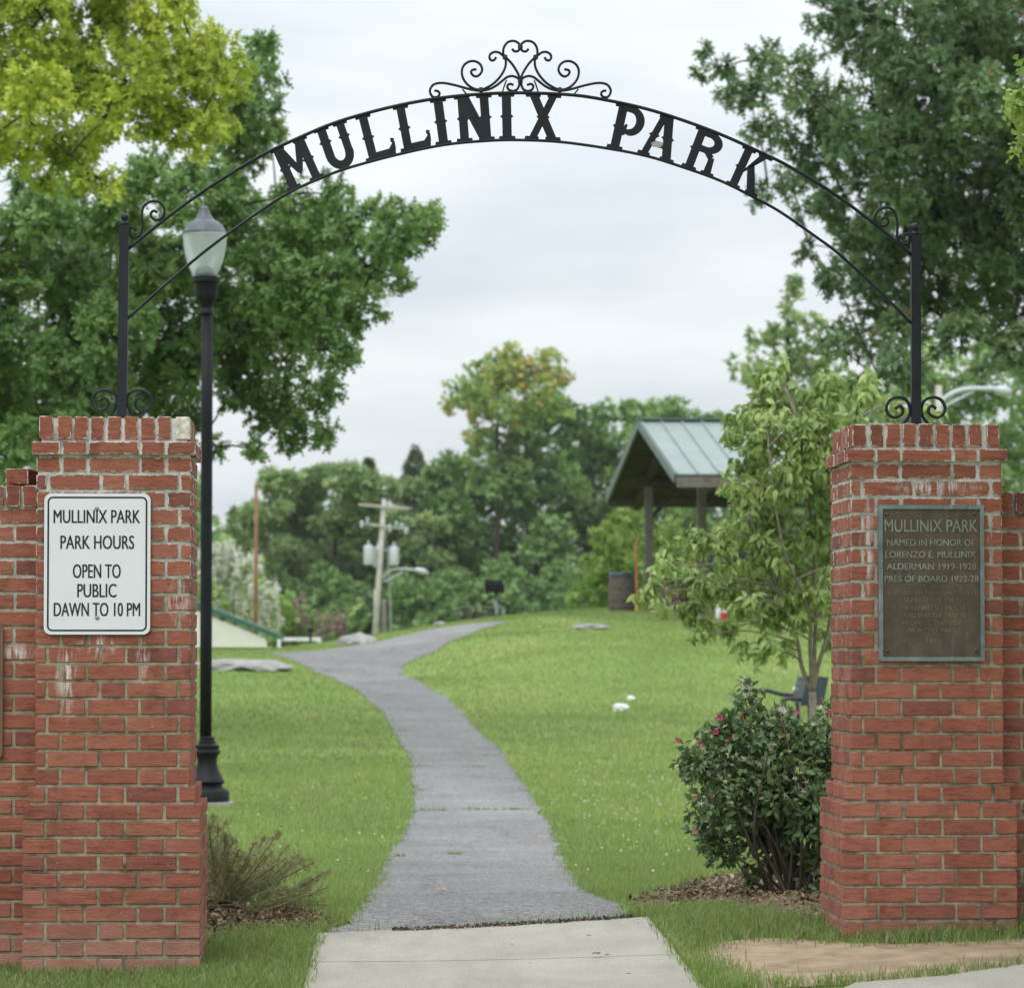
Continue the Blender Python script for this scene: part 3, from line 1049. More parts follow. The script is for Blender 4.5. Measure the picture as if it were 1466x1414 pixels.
# brown sign running out of the frame on the left wall
M_brown = simple_mat("brown_enamel", (0.165, 0.085, 0.060), 0.5, 0, 0.15, 4, 0.05)
xr_ = gx(4.8, 980, 14.62)
br = thing("brown_sign", "brown metal sign with rounded corners on the left wall at the frame edge", "sign", (xr_ - 0.35, 0.11, gz(2, 1088, 14.62)))
mb = MB(); mb.prism(rrect(xr_ - 0.8, xr_, gz(2, 1087, 14.62), gz(2, 889, 14.62), 0.03), 0.106, 0.110); mb.build("panel", M_brown, br, fixn=True)
mb = MB(); a0, a1, b0, b1 = xr_ - 0.8, xr_, gz(2, 1087, 14.62), gz(2, 889, 14.62)
ring_prism(mb, rrect(a0 + .001, a1 - .001, b0 + .001, b1 - .001, .029), rrect(a0 + .012, a1 - .012, b0 + .012, b1 - .012, .02), 0.1035, 0.1058)
mb.build("raised_rim", M_brown, br, fixn=True)
for zz in (b0 + 0.2, b1 - 0.2):
    mb = MB(); mb.box((a0 + a1) / 2 - 0.02, (a0 + a1) / 2 + 0.02, 0.1102, 0.124, zz - 0.02, zz + 0.02); mb.build("wall_bracket", M_brown, br)

# ------------------------------------------------------------------ wrought-iron arch
M_iron = simple_mat("black_painted_iron", (0.011, 0.013, 0.020), 0.5, 0, 0.35, 9, 0.12, 0.3)
M_rust = simple_mat("rusty_collar", (0.055, 0.026, 0.020), 0.8, 0, 0.5, 60, 0.4)
YG = 0.3075
DG = GATE_D + YG


def gp(px, py):
    p = at(px, py, DG)
    return Vector((p.x, YG, p.z))


arch = thing("entrance_arch", "black wrought iron arch with letters and scrolls spanning the two pillars", "arch", (0, YG, 2.2))


def post(xt, yt, xb, yb):
    a = gp(xb, yb); b_ = gp(xt, yt)
    mb = MB(); mb.beam(a, b_, 0.039, 0.039, (0, 1, 0)); mb.build("post", M_iron, arch)
    mb = MB(); mb.lathe(b_, [(0.012, -0.004), (0.023, 0.0), (0.024, 0.006), (0.013, 0.012), (0.010, 0.018)] +
                        [(max(0.0015, 0.0165 * math.cos(R(t))), 0.031 + 0.0165 * math.sin(R(t))) for t in range(-55, 91, 18)], 18)
    mb.build("ball_finial", M_iron, arch, smooth=True)


post(178.3, 322, 174.4, 598)
post(1310.6, 336, 1311.2, 609)


def bar(pts, name, rad=0.0065, mat=None, n=5, seg=8, flat=1.0):
    q = catmull([gp(*p) for p in pts], n)
    mb = MB(); mb.tube(q, rad, seg)
    if flat != 1.0:
        mb.v = [(v[0], YG + (v[1] - YG) * flat, v[2]) for v in mb.v]
    return mb.build(name, mat or M_iron, arch, smooth=True)


up_pts = [(183, 357), (240, 311), (300, 268), (370, 225), (423, 199.6), (476.4, 177), (529.6, 161), (582.8, 148.5), (636, 139.8), (689, 135), (745, 133.2),
          (820, 136.3), (873, 144.5), (926, 156.3), (979.4, 173), (1032.6, 193), (1086, 217), (1130, 238.5), (1190, 275), (1250, 319), (1305, 365.5)]
lo_pts = [(181, 457.5), (240, 405), (300, 354.5), (370, 304), (414, 276), (456, 256.5), (498, 240.8), (567, 222), (636, 207.6), (702, 201.5), (750, 200.8),
          (804, 203.6), (868, 212.4), (926, 223.6), (979, 240), (1032.6, 259.5), (1083, 284.7), (1119, 304.8), (1170, 340.5), (1200, 362.8), (1253, 411), (1305, 463.5)]
bar(up_pts, "upper_rail", 0.0072, flat=1.6)
bar(lo_pts, "lower_rail", 0.0062, flat=1.8)
UPC = catmull([Vector((p[0], p[1], 0)) for p in up_pts], 12)
LOC = catmull([Vector((p[0], p[1], 0)) for p in lo_pts], 12)


def rail_y(curve, x):
    for a, b_ in zip(curve, curve[1:]):
        if a.x <= x <= b_.x:
            return a.y + (b_.y - a.y) * (x - a.x) / max(b_.x - a.x, 1e-6)
    return curve[-1].y


def stem(x, w, v0=0.0, v1=1.0, x2=None, serif=True, spur=True, sw=0.085, which=(1, 1)):
    """upright or slanted stroke centred on x (bottom) and x2 (top), with slab serifs and pointed spurs"""
    x2 = x if x2 is None else x2
    out = [[(x - w / 2, v0), (x + w / 2, v0), (x2 + w / 2, v1), (x2 - w / 2, v1)]]
    if serif:
        for k, (xx, v, s) in enumerate(((x, v0, 1), (x2, v1, -1))):
            if not which[k]: continue
            out.append([(xx - w / 2 - sw, v), (xx + w / 2 + sw, v), (xx + w / 2 + sw * .8, v + s * .075), (xx - w / 2 - sw * .8, v + s * .075)])
    if spur:
        xm = (x + x2) / 2; vm = (v0 + v1) / 2
        for s in (-1, 1):
            e = xm + s * w / 2
            out.append([(e - s * .02, vm - .055), (e + s * .045, vm), (e - s * .02, vm + .055)])
    return out


def arc(cx, cv, ro_x, ro_v, ri_x, ri_v, a0, a1, n=12):
    o = []
    for k in range(n):
        t0 = R(a0 + (a1 - a0) * k / n); t1 = R(a0 + (a1 - a0) * (k + 1) / n)
        o.append([(cx + ro_x * math.cos(t0), cv + ro_v * math.sin(t0)), (cx + ro_x * math.cos(t1), cv + ro_v * math.sin(t1)),
                  (cx + ri_x * math.cos(t1), cv + ri_v * math.sin(t1)), (cx + ri_x * math.cos(t0), cv + ri_v * math.sin(t0))])
    return o


W_ = 0.20
LET = {
    'M': stem(-.29, W_) + stem(.29, W_) + [[(-.39, 1), (-.17, 1), (.06, .36), (-.06, .30)], [(.39, 1), (.17, 1), (-.06, .36), (.06, .30)], [(-.09, .40), (.0, .22), (.09, .40)]],
    'U': stem(-.22, W_, .34, 1, which=(0, 1)) + stem(.22, W_ * .9, .34, 1, which=(0, 1)) + arc(0, .36, .32, .36, .125, .175, 180, 360),
    'L': stem(-.17, W_ * .92) + [[(-.26, 0), (.32, 0), (.35, .17), (-.26, .15)], [(.20, .16), (.35, .14), (.36, .30), (.29, .26)], [(.33, .22), (.36, .36), (.28, .38), (.27, .31)]],
    'I': stem(0, W_),
    'N': stem(-.24, W_ * .95) + stem(.24, W_ * .95) + [[(-.34, 1), (-.10, 1), (.34, 0.0), (.10, 0.0)]],
    'X': stem(-.22, W_ * .82, x2=.22, sw=.07) + stem(.22, W_ * .95, x2=-.22, sw=.07),
    'P': stem(-.18, W_) + arc(.02, .67, .33, .33, .14, .185, 90, -80) + [[(-.1, .865), (.03, .855), (.03, 1.0), (-.1, 1.0)], [(.06, .345), (.09, .50), (-.03, .47), (-.10, .40)], [(-.10, .33), (-.03, .34), (-.01, .49), (-.08, .46)], [(-.10, .46), (-.02, .47), (-.0, .57), (-.06, .59)]],
    'A': stem(-.27, W_ * .8, x2=-.045, which=(1, 0), sw=.07) + stem(.27, W_ * 1.05, x2=.045, which=(1, 0), sw=.07) + [[(-.19, .25), (.19, .25), (.14, .38), (-.15, .38)], [(-.17, .92), (.17, .92), (.16, 1.0), (-.16, 1.0)]],
    'R': stem(-.22, W_) + arc(-.0, .735, .35, .265, .15, .115, 90, -90) + [[(-.14, .845), (.01, .85), (.01, 1.0), (-.14, 1.0)], [(-.14, .47), (.01, .47), (.01, .62), (-.14, .62)], [(-.02, .50), (.10, .56), (.24, .46), (.16, .34)], [(.14, .40), (.27, .42), (.31, .06), (.13, .06)], [(.06, 0), (.40, 0), (.38, .075), (.08, .075)]],
    'K': stem(-.22, W_) + [[(-.16, .36), (-.10, .56), (.30, 1.0), (.10, 1.0)], [(-.08, .55), (.06, .66), (.34, .06), (.15, .0)], [(.02, 1.0), (.40, 1.0), (.38, .93), (.04, .93)], [(.08, 0), (.42, 0), (.40, .075), (.10, .075)]],
}
spots = [('M', 425, .96), ('U', 483, .97), ('L', 538, 1.), ('L', 590, 1.), ('I', 631, 1.), ('N', 679, 1.), ('I', 725.5, 1.), ('X', 777.5, 1.04), ('P', 898, 1.), ('A', 946.5, 1.), ('R', 1009, 1.), ('K', 1073, 1.)]
for ch, cx_, sc_ in spots:
    # foot and head of the letter on the rails, along the local radius
    sl = (rail_y(UPC, cx_ + 25) - rail_y(UPC, cx_ - 25)) / 50.0
    up2 = Vector((sl, -1.0)).normalized()                 # pixel direction of the letter's "up"
    mid = Vector((cx_, (rail_y(UPC, cx_) + rail_y(LOC, cx_)) / 2))
    a = mid.copy()
    for _ in range(60):
        if a.y > rail_y(LOC, a.x) - 1.0: break
        a -= up2 * 1.0
    b_ = mid.copy()
    for _ in range(60):
        if b_.y < rail_y(UPC, b_.x) + 1.5: break
        b_ += up2 * 1.0
    A3, B3 = gp(a.x, a.y), gp(b_.x, b_.y)
    H = (B3 - A3).length
    vdir = (B3 - A3).normalized(); udir = Vector((vdir.z, 0, -vdir.x))
    mb = MB()
    for k, poly in enumerate(LET[ch]):
        pts = [A3 + udir * (p[0] * H * sc_) + vdir * (p[1] * H) for p in poly]
        dd = 0.0030 + 0.00013 * k
        mb.prism([(p.x, p.z) for p in pts], YG - dd, YG + dd)
    mb.build("letter", M_iron, arch, fixn=True)

# scrolls: traced side by side, mirrored where the ironwork is
def scr(pts, ox, oy, s, name="scroll", rad=0.0056, mirror=None):
    q = []
    for (a, b_) in pts:
        if mirror is not None: a = 2 * mirror - a
        q.append((ox + a / s, oy + b_ / s))
    bar(q, name, rad, n=4, seg=6, flat=1.4)


heart = [(700, 148), (715, 165), (738, 164), (752, 150), (757, 132), (740, 105), (705, 92), (665, 105), (640, 145), (640, 190), (663, 215), (700, 255), (735, 310), (750, 345), (757, 372)]
curl_o = [(588, 207), (575, 225), (555, 229), (541, 210), (548, 185), (575, 170), (605, 173), (632, 192), (650, 212)]
big_s = [(450, 291), (420, 297), (413, 315), (430, 336), (455, 340), (480, 320), (490, 290), (475, 255), (440, 235), (400, 237), (365, 260), (348, 300), (355, 350),
         (385, 395), (430, 425), (480, 434), (520, 420), (570, 390), (610, 350), (640, 305), (655, 260), (654, 212)]
low_s = [(155, 441), (178, 443), (192, 460), (180, 482), (150, 486), (130, 465), (125, 435), (145, 402), (180, 388), (230, 388), (300, 402), (380, 424), (430, 436),
         (483, 440), (540, 430), (590, 404), (630, 372), (665, 346), (700, 338), (735, 350), (757, 372)]
low_c = [(710, 402), (682, 393), (666, 410), (675, 432), (705, 443), (735, 431), (749, 402), (753, 372)]
for mir in (None, 757):
    for c_ in (heart, curl_o, big_s, low_s, low_c):
        scr(c_, 590, 40, 4.887, mirror=mir)
    scr([(352, 430), (366, 447), (380, 464)], 590, 40, 4.887, "strut", 0.0035, mir)
    scr([(660, 368), (646, 405), (632, 450)], 590, 40, 4.887, "strut", 0.0035, mir)
for (cx_, cy_) in ((757, 135), (650, 206), (864, 206), (482, 434), (1033, 434), (757, 374)):
    p = gp(590 + cx_ / 4.887, 40 + cy_ / 4.887)
    mb = MB(); mb.lathe((p.x, p.y, p.z), [(0.007, -0.010), (0.0105, -0.006), (0.0105, 0.006), (0.007, 0.010)], 8)
    mb.build("collar", M_rust if cx_ != 757 or cy_ < 200 else M_iron, arch)
side_l = [(300, 249), (293, 229), (273, 226), (262, 245), (270, 271), (295, 283), (320, 271), (335, 245), (339, 200), (335, 150), (346, 105), (375, 80), (410, 72), (445, 85),
          (465, 120), (462, 155), (440, 178), (412, 182), (391, 165), (389, 142), (405, 129), (424, 139)]
scr(side_l, 120, 270, 4.04, rad=0.006)
side_r = [(385, 293), (378, 276), (391, 262), (409, 271), (413, 300), (396, 322), (370, 323), (350, 302), (340, 270), (343, 220), (335, 160), (311, 120), (275, 110), (235, 125),
          (212, 160), (215, 195), (236, 215), (265, 218), (288, 200), (288, 179), (270, 168), (250, 182)]
scr(side_r, 1200, 270, 4.04, rad=0.006)
base_l = [(345, 1233), (333, 1213), (310, 1216), (297, 1237), (304, 1263), (330, 1281), (365, 1278), (390, 1250), (390, 1213), (365, 1180), (325, 1165), (285, 1172), (258, 1195), (249, 1230), (262, 1272), (286, 1318)]
scr(base_l, 120, 270, 4.04, rad=0.0066); scr(base_l, 120, 270, 4.04, rad=0.0066, mirror=220)
base_r = [(566, 1274), (541, 1256), (523, 1276), (527, 1301), (552, 1320), (586, 1320), (612, 1295), (617, 1260), (595, 1222), (555, 1207), (515, 1215), (490, 1240), (480, 1280), (490, 1320), (526, 1366)]
scr(base_r, 1200, 270, 4.04, rad=0.0072); scr(base_r, 1200, 270, 4.04, rad=0.0072, mirror=448)
# faded scrap of ribbon tied to the letter A
M_rib = simple_mat("faded_ribbon", (0.42, 0.40, 0.36), 0.8, 0, 0.3, 80, 0.3)
rb = thing("ribbon_scrap", "faded grey scrap of ribbon tied across the letter A", "ribbon", gp(940, 206))
for c_ in (-1, 1):
    mb = MB()
    p0 = gp(940.5, 203.5)
    for k in range(6):
        a = R(-20 - 22 * k)
        L = 0.026 - 0.002 * abs(k - 2)
        q0 = p0 + Vector((c_ * 0.004, -0.006, 0))
        q1 = q0 + Vector((c_ * math.cos(a) * L, -0.004 - 0.003 * (k % 2), math.sin(a) * L))
        mb.beam(q0, q1, 0.006, 0.0012, (0, 1, 0.2))
    mb.build("bow_loop", M_rib, rb)
# ------------------------------------------------------------------ street lamp beside the path
M_lampblk = simple_mat("black_cast_iron", (0.008, 0.009, 0.012), 0.5, 0, 0.4, 14, 0.15, 0.2)
M_lampgrey = simple_mat("grey_lamp_cap", (0.075, 0.085, 0.105), 0.35, 0, 0.2, 8, 0.05, 0.5)
def globe_material():
    m, n, l, b = mat_new("ribbed_acrylic")
    b.inputs['Base Color'].default_value = (0.62, 0.65, 0.67, 1)
    b.inputs['Roughness'].default_value = 0.22
    t = n.new("ShaderNodeBsdfTranslucent"); t.inputs['Color'].default_value = (0.82, 0.86, 0.88, 1)
    g = n.new("ShaderNodeBsdfRefraction"); g.inputs['Roughness'].default_value = 0.3; g.inputs['IOR'].default_value = 1.12
    g.inputs['Color'].default_value = (0.9, 0.93, 0.95, 1)
    m1 = n.new("ShaderNodeMixShader"); m1.inputs[0].default_value = 0.62
    l.new(t.outputs[0], m1.inputs[1]); l.new(g.outputs[0], m1.inputs[2])
    m2 = n.new("ShaderNodeMixShader"); m2.inputs[0].default_value = 0.30
    l.new(m1.outputs[0], m2.inputs[1]); l.new(b.outputs[0], m2.inputs[2])
    l.new(m2.outputs[0], n["Material Output"].inputs[0])
    return m
M_globe = globe_material()
LD = 31.0
LB = on_ground(300, 1150, LD)
lamp = thing("street_lamp", "black post lamp with ribbed acorn globe beside the path behind the left pillar", "lamp", LB)
k_ = 1.0 / pxm(LD)
lz = lambda py: at(295, py, LD).z
lx = lambda px, py: at(px, py, LD).x
mb = MB(); mb.box(lx(272, 1150), lx(334, 1150), LB.y - 0.2, LB.y + 0.2, LB.z - 0.12, lz(1147)); mb.build("concrete_footing", M_concrete, lamp)
def lprof(cx, rows, seg, name, mat, smooth, **kw):
    mb = MB(); mb.lathe((lx(cx, 900), LB.y, 0), [(r * k_, lz(y)) for r, y in rows], seg, **kw)
    return mb.build(name, mat, lamp, smooth=smooth)
lprof(297, [(32, 1148), (32, 1133), (30, 1130), (24, 1127), (21.5, 1123), (25, 1120), (26, 1118), (22, 1112), (17.5, 1104), (14.6, 1095), (14.0, 1087), (16.2, 1080), (20, 1076.5), (19.5, 1074.5),
            (16.5, 1072), (17.8, 1069), (17.5, 1066.5), (12.5, 1063.5), (12.5, 1060.5), (10.5, 1059), (11, 1055.5), (8.5, 1053.5)], 16, "base", M_lampblk, 'auto')
lprof(295, [(8.1, 1056), (8.1, 900), (7.9, 600), (7.8, 450)], 48, "shaft", M_lampblk, True, flute=0.045, nfl=12)
lprof(294, [(7.8, 452), (10.3, 449), (10.3, 446), (8.2, 443), (8.0, 440), (10.5, 434), (14.5, 428), (15.6, 424), (15.6, 406), (16.5, 404.5)], 28, "fitter", M_lampblk, 'auto')
lprof(293.3, [(17, 406), (20.2, 404), (20.2, 397.5), (18, 396)], 28, "collar", M_lampblk, 'auto')
lprof(291.2, [(16.5, 397), (19, 390), (23.5, 380), (27.5, 367), (30, 353), (31, 340), (30.8, 333)], 96, "globe", M_globe, True, flute=0.018, nfl=32)
lprof(290.8, [(12, 396), (13, 390), (11, 384), (4, 380)], 20, "socket", M_lampgrey, True)
lprof(290.3, [(31.3, 334.5), (31.6, 332.5), (30, 330.5), (27.5, 325), (24, 320.5), (19, 317), (15, 315.5), (14, 314), (11, 310.5), (8, 305), (6.8, 300.5), (6.2, 298), (3, 295.5), (.5, 295)], 32, "cap", M_lampgrey, 'auto')

# ------------------------------------------------------------------ leaves
def tpl(kind):
    if kind == 'oak':       # lobed oak leaf, folded along the midrib
        mid = [(0.0, 0, 0), (0.40, 0, .05), (0.72, 0, .04), (1.0, 0, -.06)]
        lob = [(.34, .27, .07), (.66, .30, .06), (.92, .17, -.02)]
        V = mid + lob + [(x, -y, z) for x, y, z in lob]
        T = []
        for k in range(3):
            T += [(k, k + 1, 4 + k), (k + 1, k, 7 + k)]
        return np.array(V), np.array(T)
    if kind == 'ovate':     # arched pointed leaf
        xs_ = (0.0, 0.3, 0.65, 1.0); w = (0.0, .18, .15, 0.0); z = (0, .10, .03, -.25)
        V = [(x, 0, c) for x, c in zip(xs_, z)] + [(.3, .19, .15), (.65, .16, .07), (.3, -.19, .15), (.65, -.16, .07)]
        T = [(0, 1, 4), (1, 5, 4), (1, 2, 5), (2, 3, 5), (0, 6, 1), (1, 6, 7), (1, 7, 2), (2, 7, 3)]
        return np.array(V), np.array(T)
    if kind == 'small':     # simple folded leaf
        V = [(0, 0, 0), (.5, .24, .06), (1, 0, -.05), (.5, -.24, .06)]
        return np.array(V), np.array([(0, 2, 1), (0, 3, 2)])
    if kind == 'clump':     # ragged three-leaf sprig for far trees
        V = [(0, 0, 0), (.55, .30, .1), (1.0, .08, 0), (.45, -.05, .05), (.7, -.5, .12), (.3, -.42, 0), (.25, .45, .1), (.55, .72, 0)]
        return np.array(V), np.array([(0, 3, 1), (1, 3, 2), (0, 5, 3), (3, 5, 4), (0, 6, 7)])
    if kind == 'needle':    # tuft of needles
        V = []; T = []
        for i in range(5):
            a = -0.9 + i * 0.45
            c, s = math.cos(a), math.sin(a)
            b_ = len(V)
            V += [(0, -.03, 0), (c * .9, s * .9, .12 * (i % 2)), (0.02, .05, 0.02)]
            T.append((b_, b_ + 1, b_ + 2))
        return np.array(V), np.array(T)
    if kind == 'petal5':    # spent five-pointed calyx
        V = [(0, 0, 0)]; T = []
        for i in range(5):
            a = i * 2 * math.pi / 5
            b_ = len(V)
            V += [(math.cos(a - .3) * .22, math.sin(a - .3) * .22, .05), (math.cos(a), math.sin(a), .16), (math.cos(a + .3) * .22, math.sin(a + .3) * .22, .05)]
            T += [(0, b_, b_ + 1), (0, b_ + 1, b_ + 2)]
        return np.array(V), np.array(T)


TPL = {k: tpl(k) for k in ('oak', 'ovate', 'small', 'clump', 'needle', 'petal5')}


def unit(a):
    return a / np.maximum(np.linalg.norm(a, axis=1, keepdims=True), 1e-9)


def leaves_mesh(name, P, A, N, S, kind, tint):
    TV, TT = TPL[kind]
    a = unit(A); b_ = unit(np.cross(N, a)); c = np.cross(a, b_)
    S = np.asarray(S)[:, None, None]
    V = P[:, None, :] + S * (TV[None, :, 0:1] * a[:, None, :] + TV[None, :, 1:2] * b_[:, None, :] + TV[None, :, 2:3] * c[:, None, :])
    nv = len(TV)
    T = TT[None] + (np.arange(len(P)) * nv)[:, None, None]
    return mesh_np(name, V.reshape(-1, 3), T.reshape(-1, 3), np.repeat(tint, nv))


def ballpts(n, rg):
    d = unit(rg.normal(size=(n, 3)))
    return d


def foliage(rg, clumps, dens, leaf, per, kind, sub=7, droop=0.3, flat=1.0, shell=0.45, tint_jit=0.18, sub_r=0.5, up=0.9):
    """clumps: list of (centre, radius, tint); sprays of `per` leaves fill ragged sub-clumps"""
    P = []; A = []; T = []; O = []
    for (c, r, t) in clumps:
        c = np.array(c)
        subs = [(c, r * 0.72)]
        for d in ballpts(sub, rg):
            d = d * np.array([1, 1, flat])
            subs.append((c + d * r * rg.uniform(0.55, 0.95), r * sub_r * rg.uniform(0.6, 1.15)))
        for sc_, sr in subs:
            n = max(1, int(dens * 4 * math.pi * sr * sr))
            d = ballpts(n, rg)
            rad = sr * (shell + (1 - shell) * rg.random(n) ** 0.6)
            p = sc_ + d * rad[:, None] * np.array([1, 1, flat])
            out = unit(d + 0.6 * unit(p - c))
            tt = t + rg.normal(0, 0.05) + rg.normal(0, 0.06, n)
            P.append(np.repeat(p, per, 0)); O.append(np.repeat(out, per, 0)); T.append(np.repeat(tt, per))
    P = np.concatenate(P); O = np.concatenate(O); T = np.concatenate(T)
    n = len(P)
    A = unit(O * 0.7 + rg.normal(size=(n, 3)) * 0.75 + np.array([0, 0, -droop]))
    N = unit(rg.normal(size=(n, 3)) * 0.6 + np.array([0, 0, up * 0.8]) + O * 0.8)
    S = leaf * rg.uniform(0.65, 1.2, n)
    T = np.clip(T + rg.normal(0, tint_jit, n) * 0.6, 0, 1)
    return P, A, N, S, T


def limbs(mb, rg, base, axis_top, r0, nodes, rmin=0.012, seg=7, wob=0.12):
    """trunk from base to axis_top with branches running out to every node (x, y, z)"""
    base = Vector(base); top = Vector(axis_top)
    H = (top - base).length
    m = 8
    pts = []
    for i in range(m + 1):
        t = i / m
        p = base.lerp(top, t)
        if 0 < i < m: p = p + Vector((rg.normal(0, wob * .25), rg.normal(0, wob * .25), 0)) * min(1, H / 4)
        pts.append(p)
    mb.tube(pts, [r0 * (1.35 if i == 0 else 1) * (1 - 0.75 * i / m) for i in range(m + 1)], 10)
    conn = [(pts[i], r0 * (1 - 0.75 * i / m) * 0.6) for i in range(2, m + 1)]
    order = sorted(nodes, key=lambda q: (Vector(q) - top).length if Vector(q).z > top.z else math.hypot(q[0] - base.x, q[1] - base.y))
    for q in order:
        q = Vector(q)
        best = None
        for (p, r) in conn:
            dz = q.z - p.z
            cost = (q - p).length + (0.8 * max(0, -dz)) + 0.012 / max(r, 0.02)
            if best is None or cost < best[0]: best = (cost, p, r)
        _, p, r = best
        L = (q - p).length
        r1 = max(rmin, min(r * 0.7, 0.016 * L + rmin))
        mid1 = p.lerp(q, 0.33) + Vector((rg.normal(0, wob * .3), rg.normal(0, wob * .3), rg.normal(0.05, wob * .3))) * L * .5
        mid2 = p.lerp(q, 0.68) + Vector((rg.normal(0, wob * .3), rg.normal(0, wob * .3), rg.normal(0.05, wob * .3))) * L * .5
        mb.tube(catmull([p, mid1, mid2, q], 3), [r1 * (1 - 0.065 * i) for i in range(10)], seg, caps=False)
        conn.append((mid2, r1 * .55)); conn.append((q, r1 * 0.42))


def twigs(mb, rg, nodes, n, L, r, seg=4):
    for _ in range(n):
        c, rad, *_x = nodes[rg.integers(len(nodes))]
        c = Vector(c)
        d = Vector(rg.normal(size=3)); d.normalize()
        e = c + d * rad * rg.uniform(.7, 1.15)
        mid = c.lerp(e, .5) + Vector(rg.normal(size=3)) * rad * .12
        mb.tube([c, mid, e], [r, r * .7, r * .35], seg, caps=False)


M_bark = simple_mat("grey_brown_bark", (0.075, 0.062, 0.050), 0.95, 0, 0.4, 9, 0.8, 0.1)
M_barkd = simple_mat("dark_bark", (0.040, 0.034, 0.028), 0.95, 0, 0.4, 9, 0.8, 0.1)
M_oak = leaf_mat("oak_leaves", [(0.0, (0.0764, 0.1476, 0.0549)), (0.35, (0.1360, 0.2460, 0.0823)), (0.65, (0.2336, 0.3676, 0.1201)), (1.0, (0.3610, 0.4921, 0.1439))], 0.33)
M_yel = leaf_mat("yellow_green_leaves", [(0.0, (0.1255, 0.2194, 0.0477)), (0.35, (0.3142, 0.4252, 0.0655)), (0.7, (0.5181, 0.6033, 0.0836)), (1.0, (0.7379, 0.7677, 0.1255))], 0.40)
M_oakr = leaf_mat("dull_oak_leaves", [(0.0, (0.0730, 0.1324, 0.0654)), (0.35, (0.1314, 0.2143, 0.0982)), (0.7, (0.2044, 0.3089, 0.1455)), (0.92, (0.2921, 0.3625, 0.1636)), (0.985, (0.4015, 0.2080, 0.1237)), (1.0, (0.5111, 0.1576, 0.0909))], 0.33)
M_far = leaf_mat("far_leaves", [(0.0, (0.1084, 0.1986, 0.0701)), (0.4, (0.2070, 0.3376, 0.1169)), (0.75, (0.3252, 0.4765, 0.1715)), (1.0, (0.4928, 0.6353, 0.2143))], 0.3)
M_pine = leaf_mat("pine_needles", [(0.0, (0.1130, 0.1852, 0.0784)), (0.4, (0.2111, 0.3111, 0.1282)), (0.75, (0.3317, 0.4502, 0.1853)), (1.0, (0.4712, 0.5793, 0.2350))], 0.25)
M_spruce = leaf_mat("spruce_needles", [(0.0, (0.0707, 0.1143, 0.0539)), (0.5, (0.1343, 0.1881, 0.0898)), (1.0, (0.2122, 0.2755, 0.1256))], 0.2)
M_ail = leaf_mat("rusty_seeded_leaves", [(0.0, (0.1355, 0.2597, 0.0713)), (0.4, (0.2710, 0.4255, 0.1167)), (0.68, (0.4064, 0.5410, 0.1491)), (0.80, (0.6773, 0.5410, 0.1620)), (1.0, (0.9000, 0.4327, 0.1782))], 0.35)
M_light = leaf_mat("light_green_leaves", [(0.0, (0.0920, 0.1646, 0.0422)), (0.4, (0.1748, 0.2772, 0.0653)), (0.75, (0.2668, 0.3780, 0.0883)), (1.0, (0.3772, 0.4788, 0.1344))], 0.40)
M_dog = leaf_mat("dogwood_leaves", [(0.0, (0.4813, 0.1589, 0.0884)), (0.05, (0.2673, 0.2497, 0.0757)), (0.2, (0.1924, 0.2724, 0.0910)), (0.6, (0.3208, 0.4313, 0.1466)), (1.0, (0.4677, 0.5675, 0.2146))], 0.35, 0.45, 0.35)
M_rose = leaf_mat("rose_leaves", [(0.0, (0.3616, 0.0665, 0.0600)), (0.05, (0.0723, 0.1211, 0.0546)), (0.4, (0.1157, 0.1998, 0.0765)), (0.75, (0.2169, 0.3178, 0.1257)), (1.0, (0.3797, 0.4692, 0.1502))], 0.22, 0.36, 0.5)
M_jun = leaf_mat("juniper_needles", [(0.0, (0.3562, 0.1937, 0.1104)), (0.4, (0.2634, 0.2268, 0.1104)), (0.7, (0.2169, 0.2628, 0.1104)), (1.0, (0.3253, 0.3596, 0.1446))], 0.2)


def make_tree(name, label, base, ztop, r0, clumps, kind, mat, dens, leaf, per, seed, group=None, bark=None, tw=0, cat="tree", rmin=0.012, **kw):
    """clumps: (Vector centre, radius, tint)"""
    rg = np.random.default_rng(seed)
    root = thing(name, label, cat, base, group)
    mb = MB()
    limbs(mb, rg, Vector(base) - Vector((0, 0, 0.1)), (base[0], base[1], ztop), r0, [tuple(c[0]) for c in clumps], rmin)
    if tw: twigs(mb, rg, clumps, tw, 1, rmin * .8)
    mb.build("trunk", bark or M_bark, root, smooth=True)
    P, A, N, S, T = foliage(rg, clumps, dens, leaf, per, kind, **kw)
    link("crown", leaves_mesh("crown", P, A, N, S, kind, T), mat, root)
    return root


def cl(lst, D, depth, seed, tint=0.5, scatter=1.0, fill=0):
    """pixel clumps (px, py, r_px[, tint]) to world clumps at about D metres, spread in depth"""
    rg = np.random.default_rng(seed)
    out = []
    for q in lst:
        d = D + rg.uniform(-depth, depth) * scatter
        p = at(q[0], q[1], d)
        out.append((p, q[2] / pxm(d), q[3] if len(q) > 3 else tint + rg.normal(0, .10)))
    return out


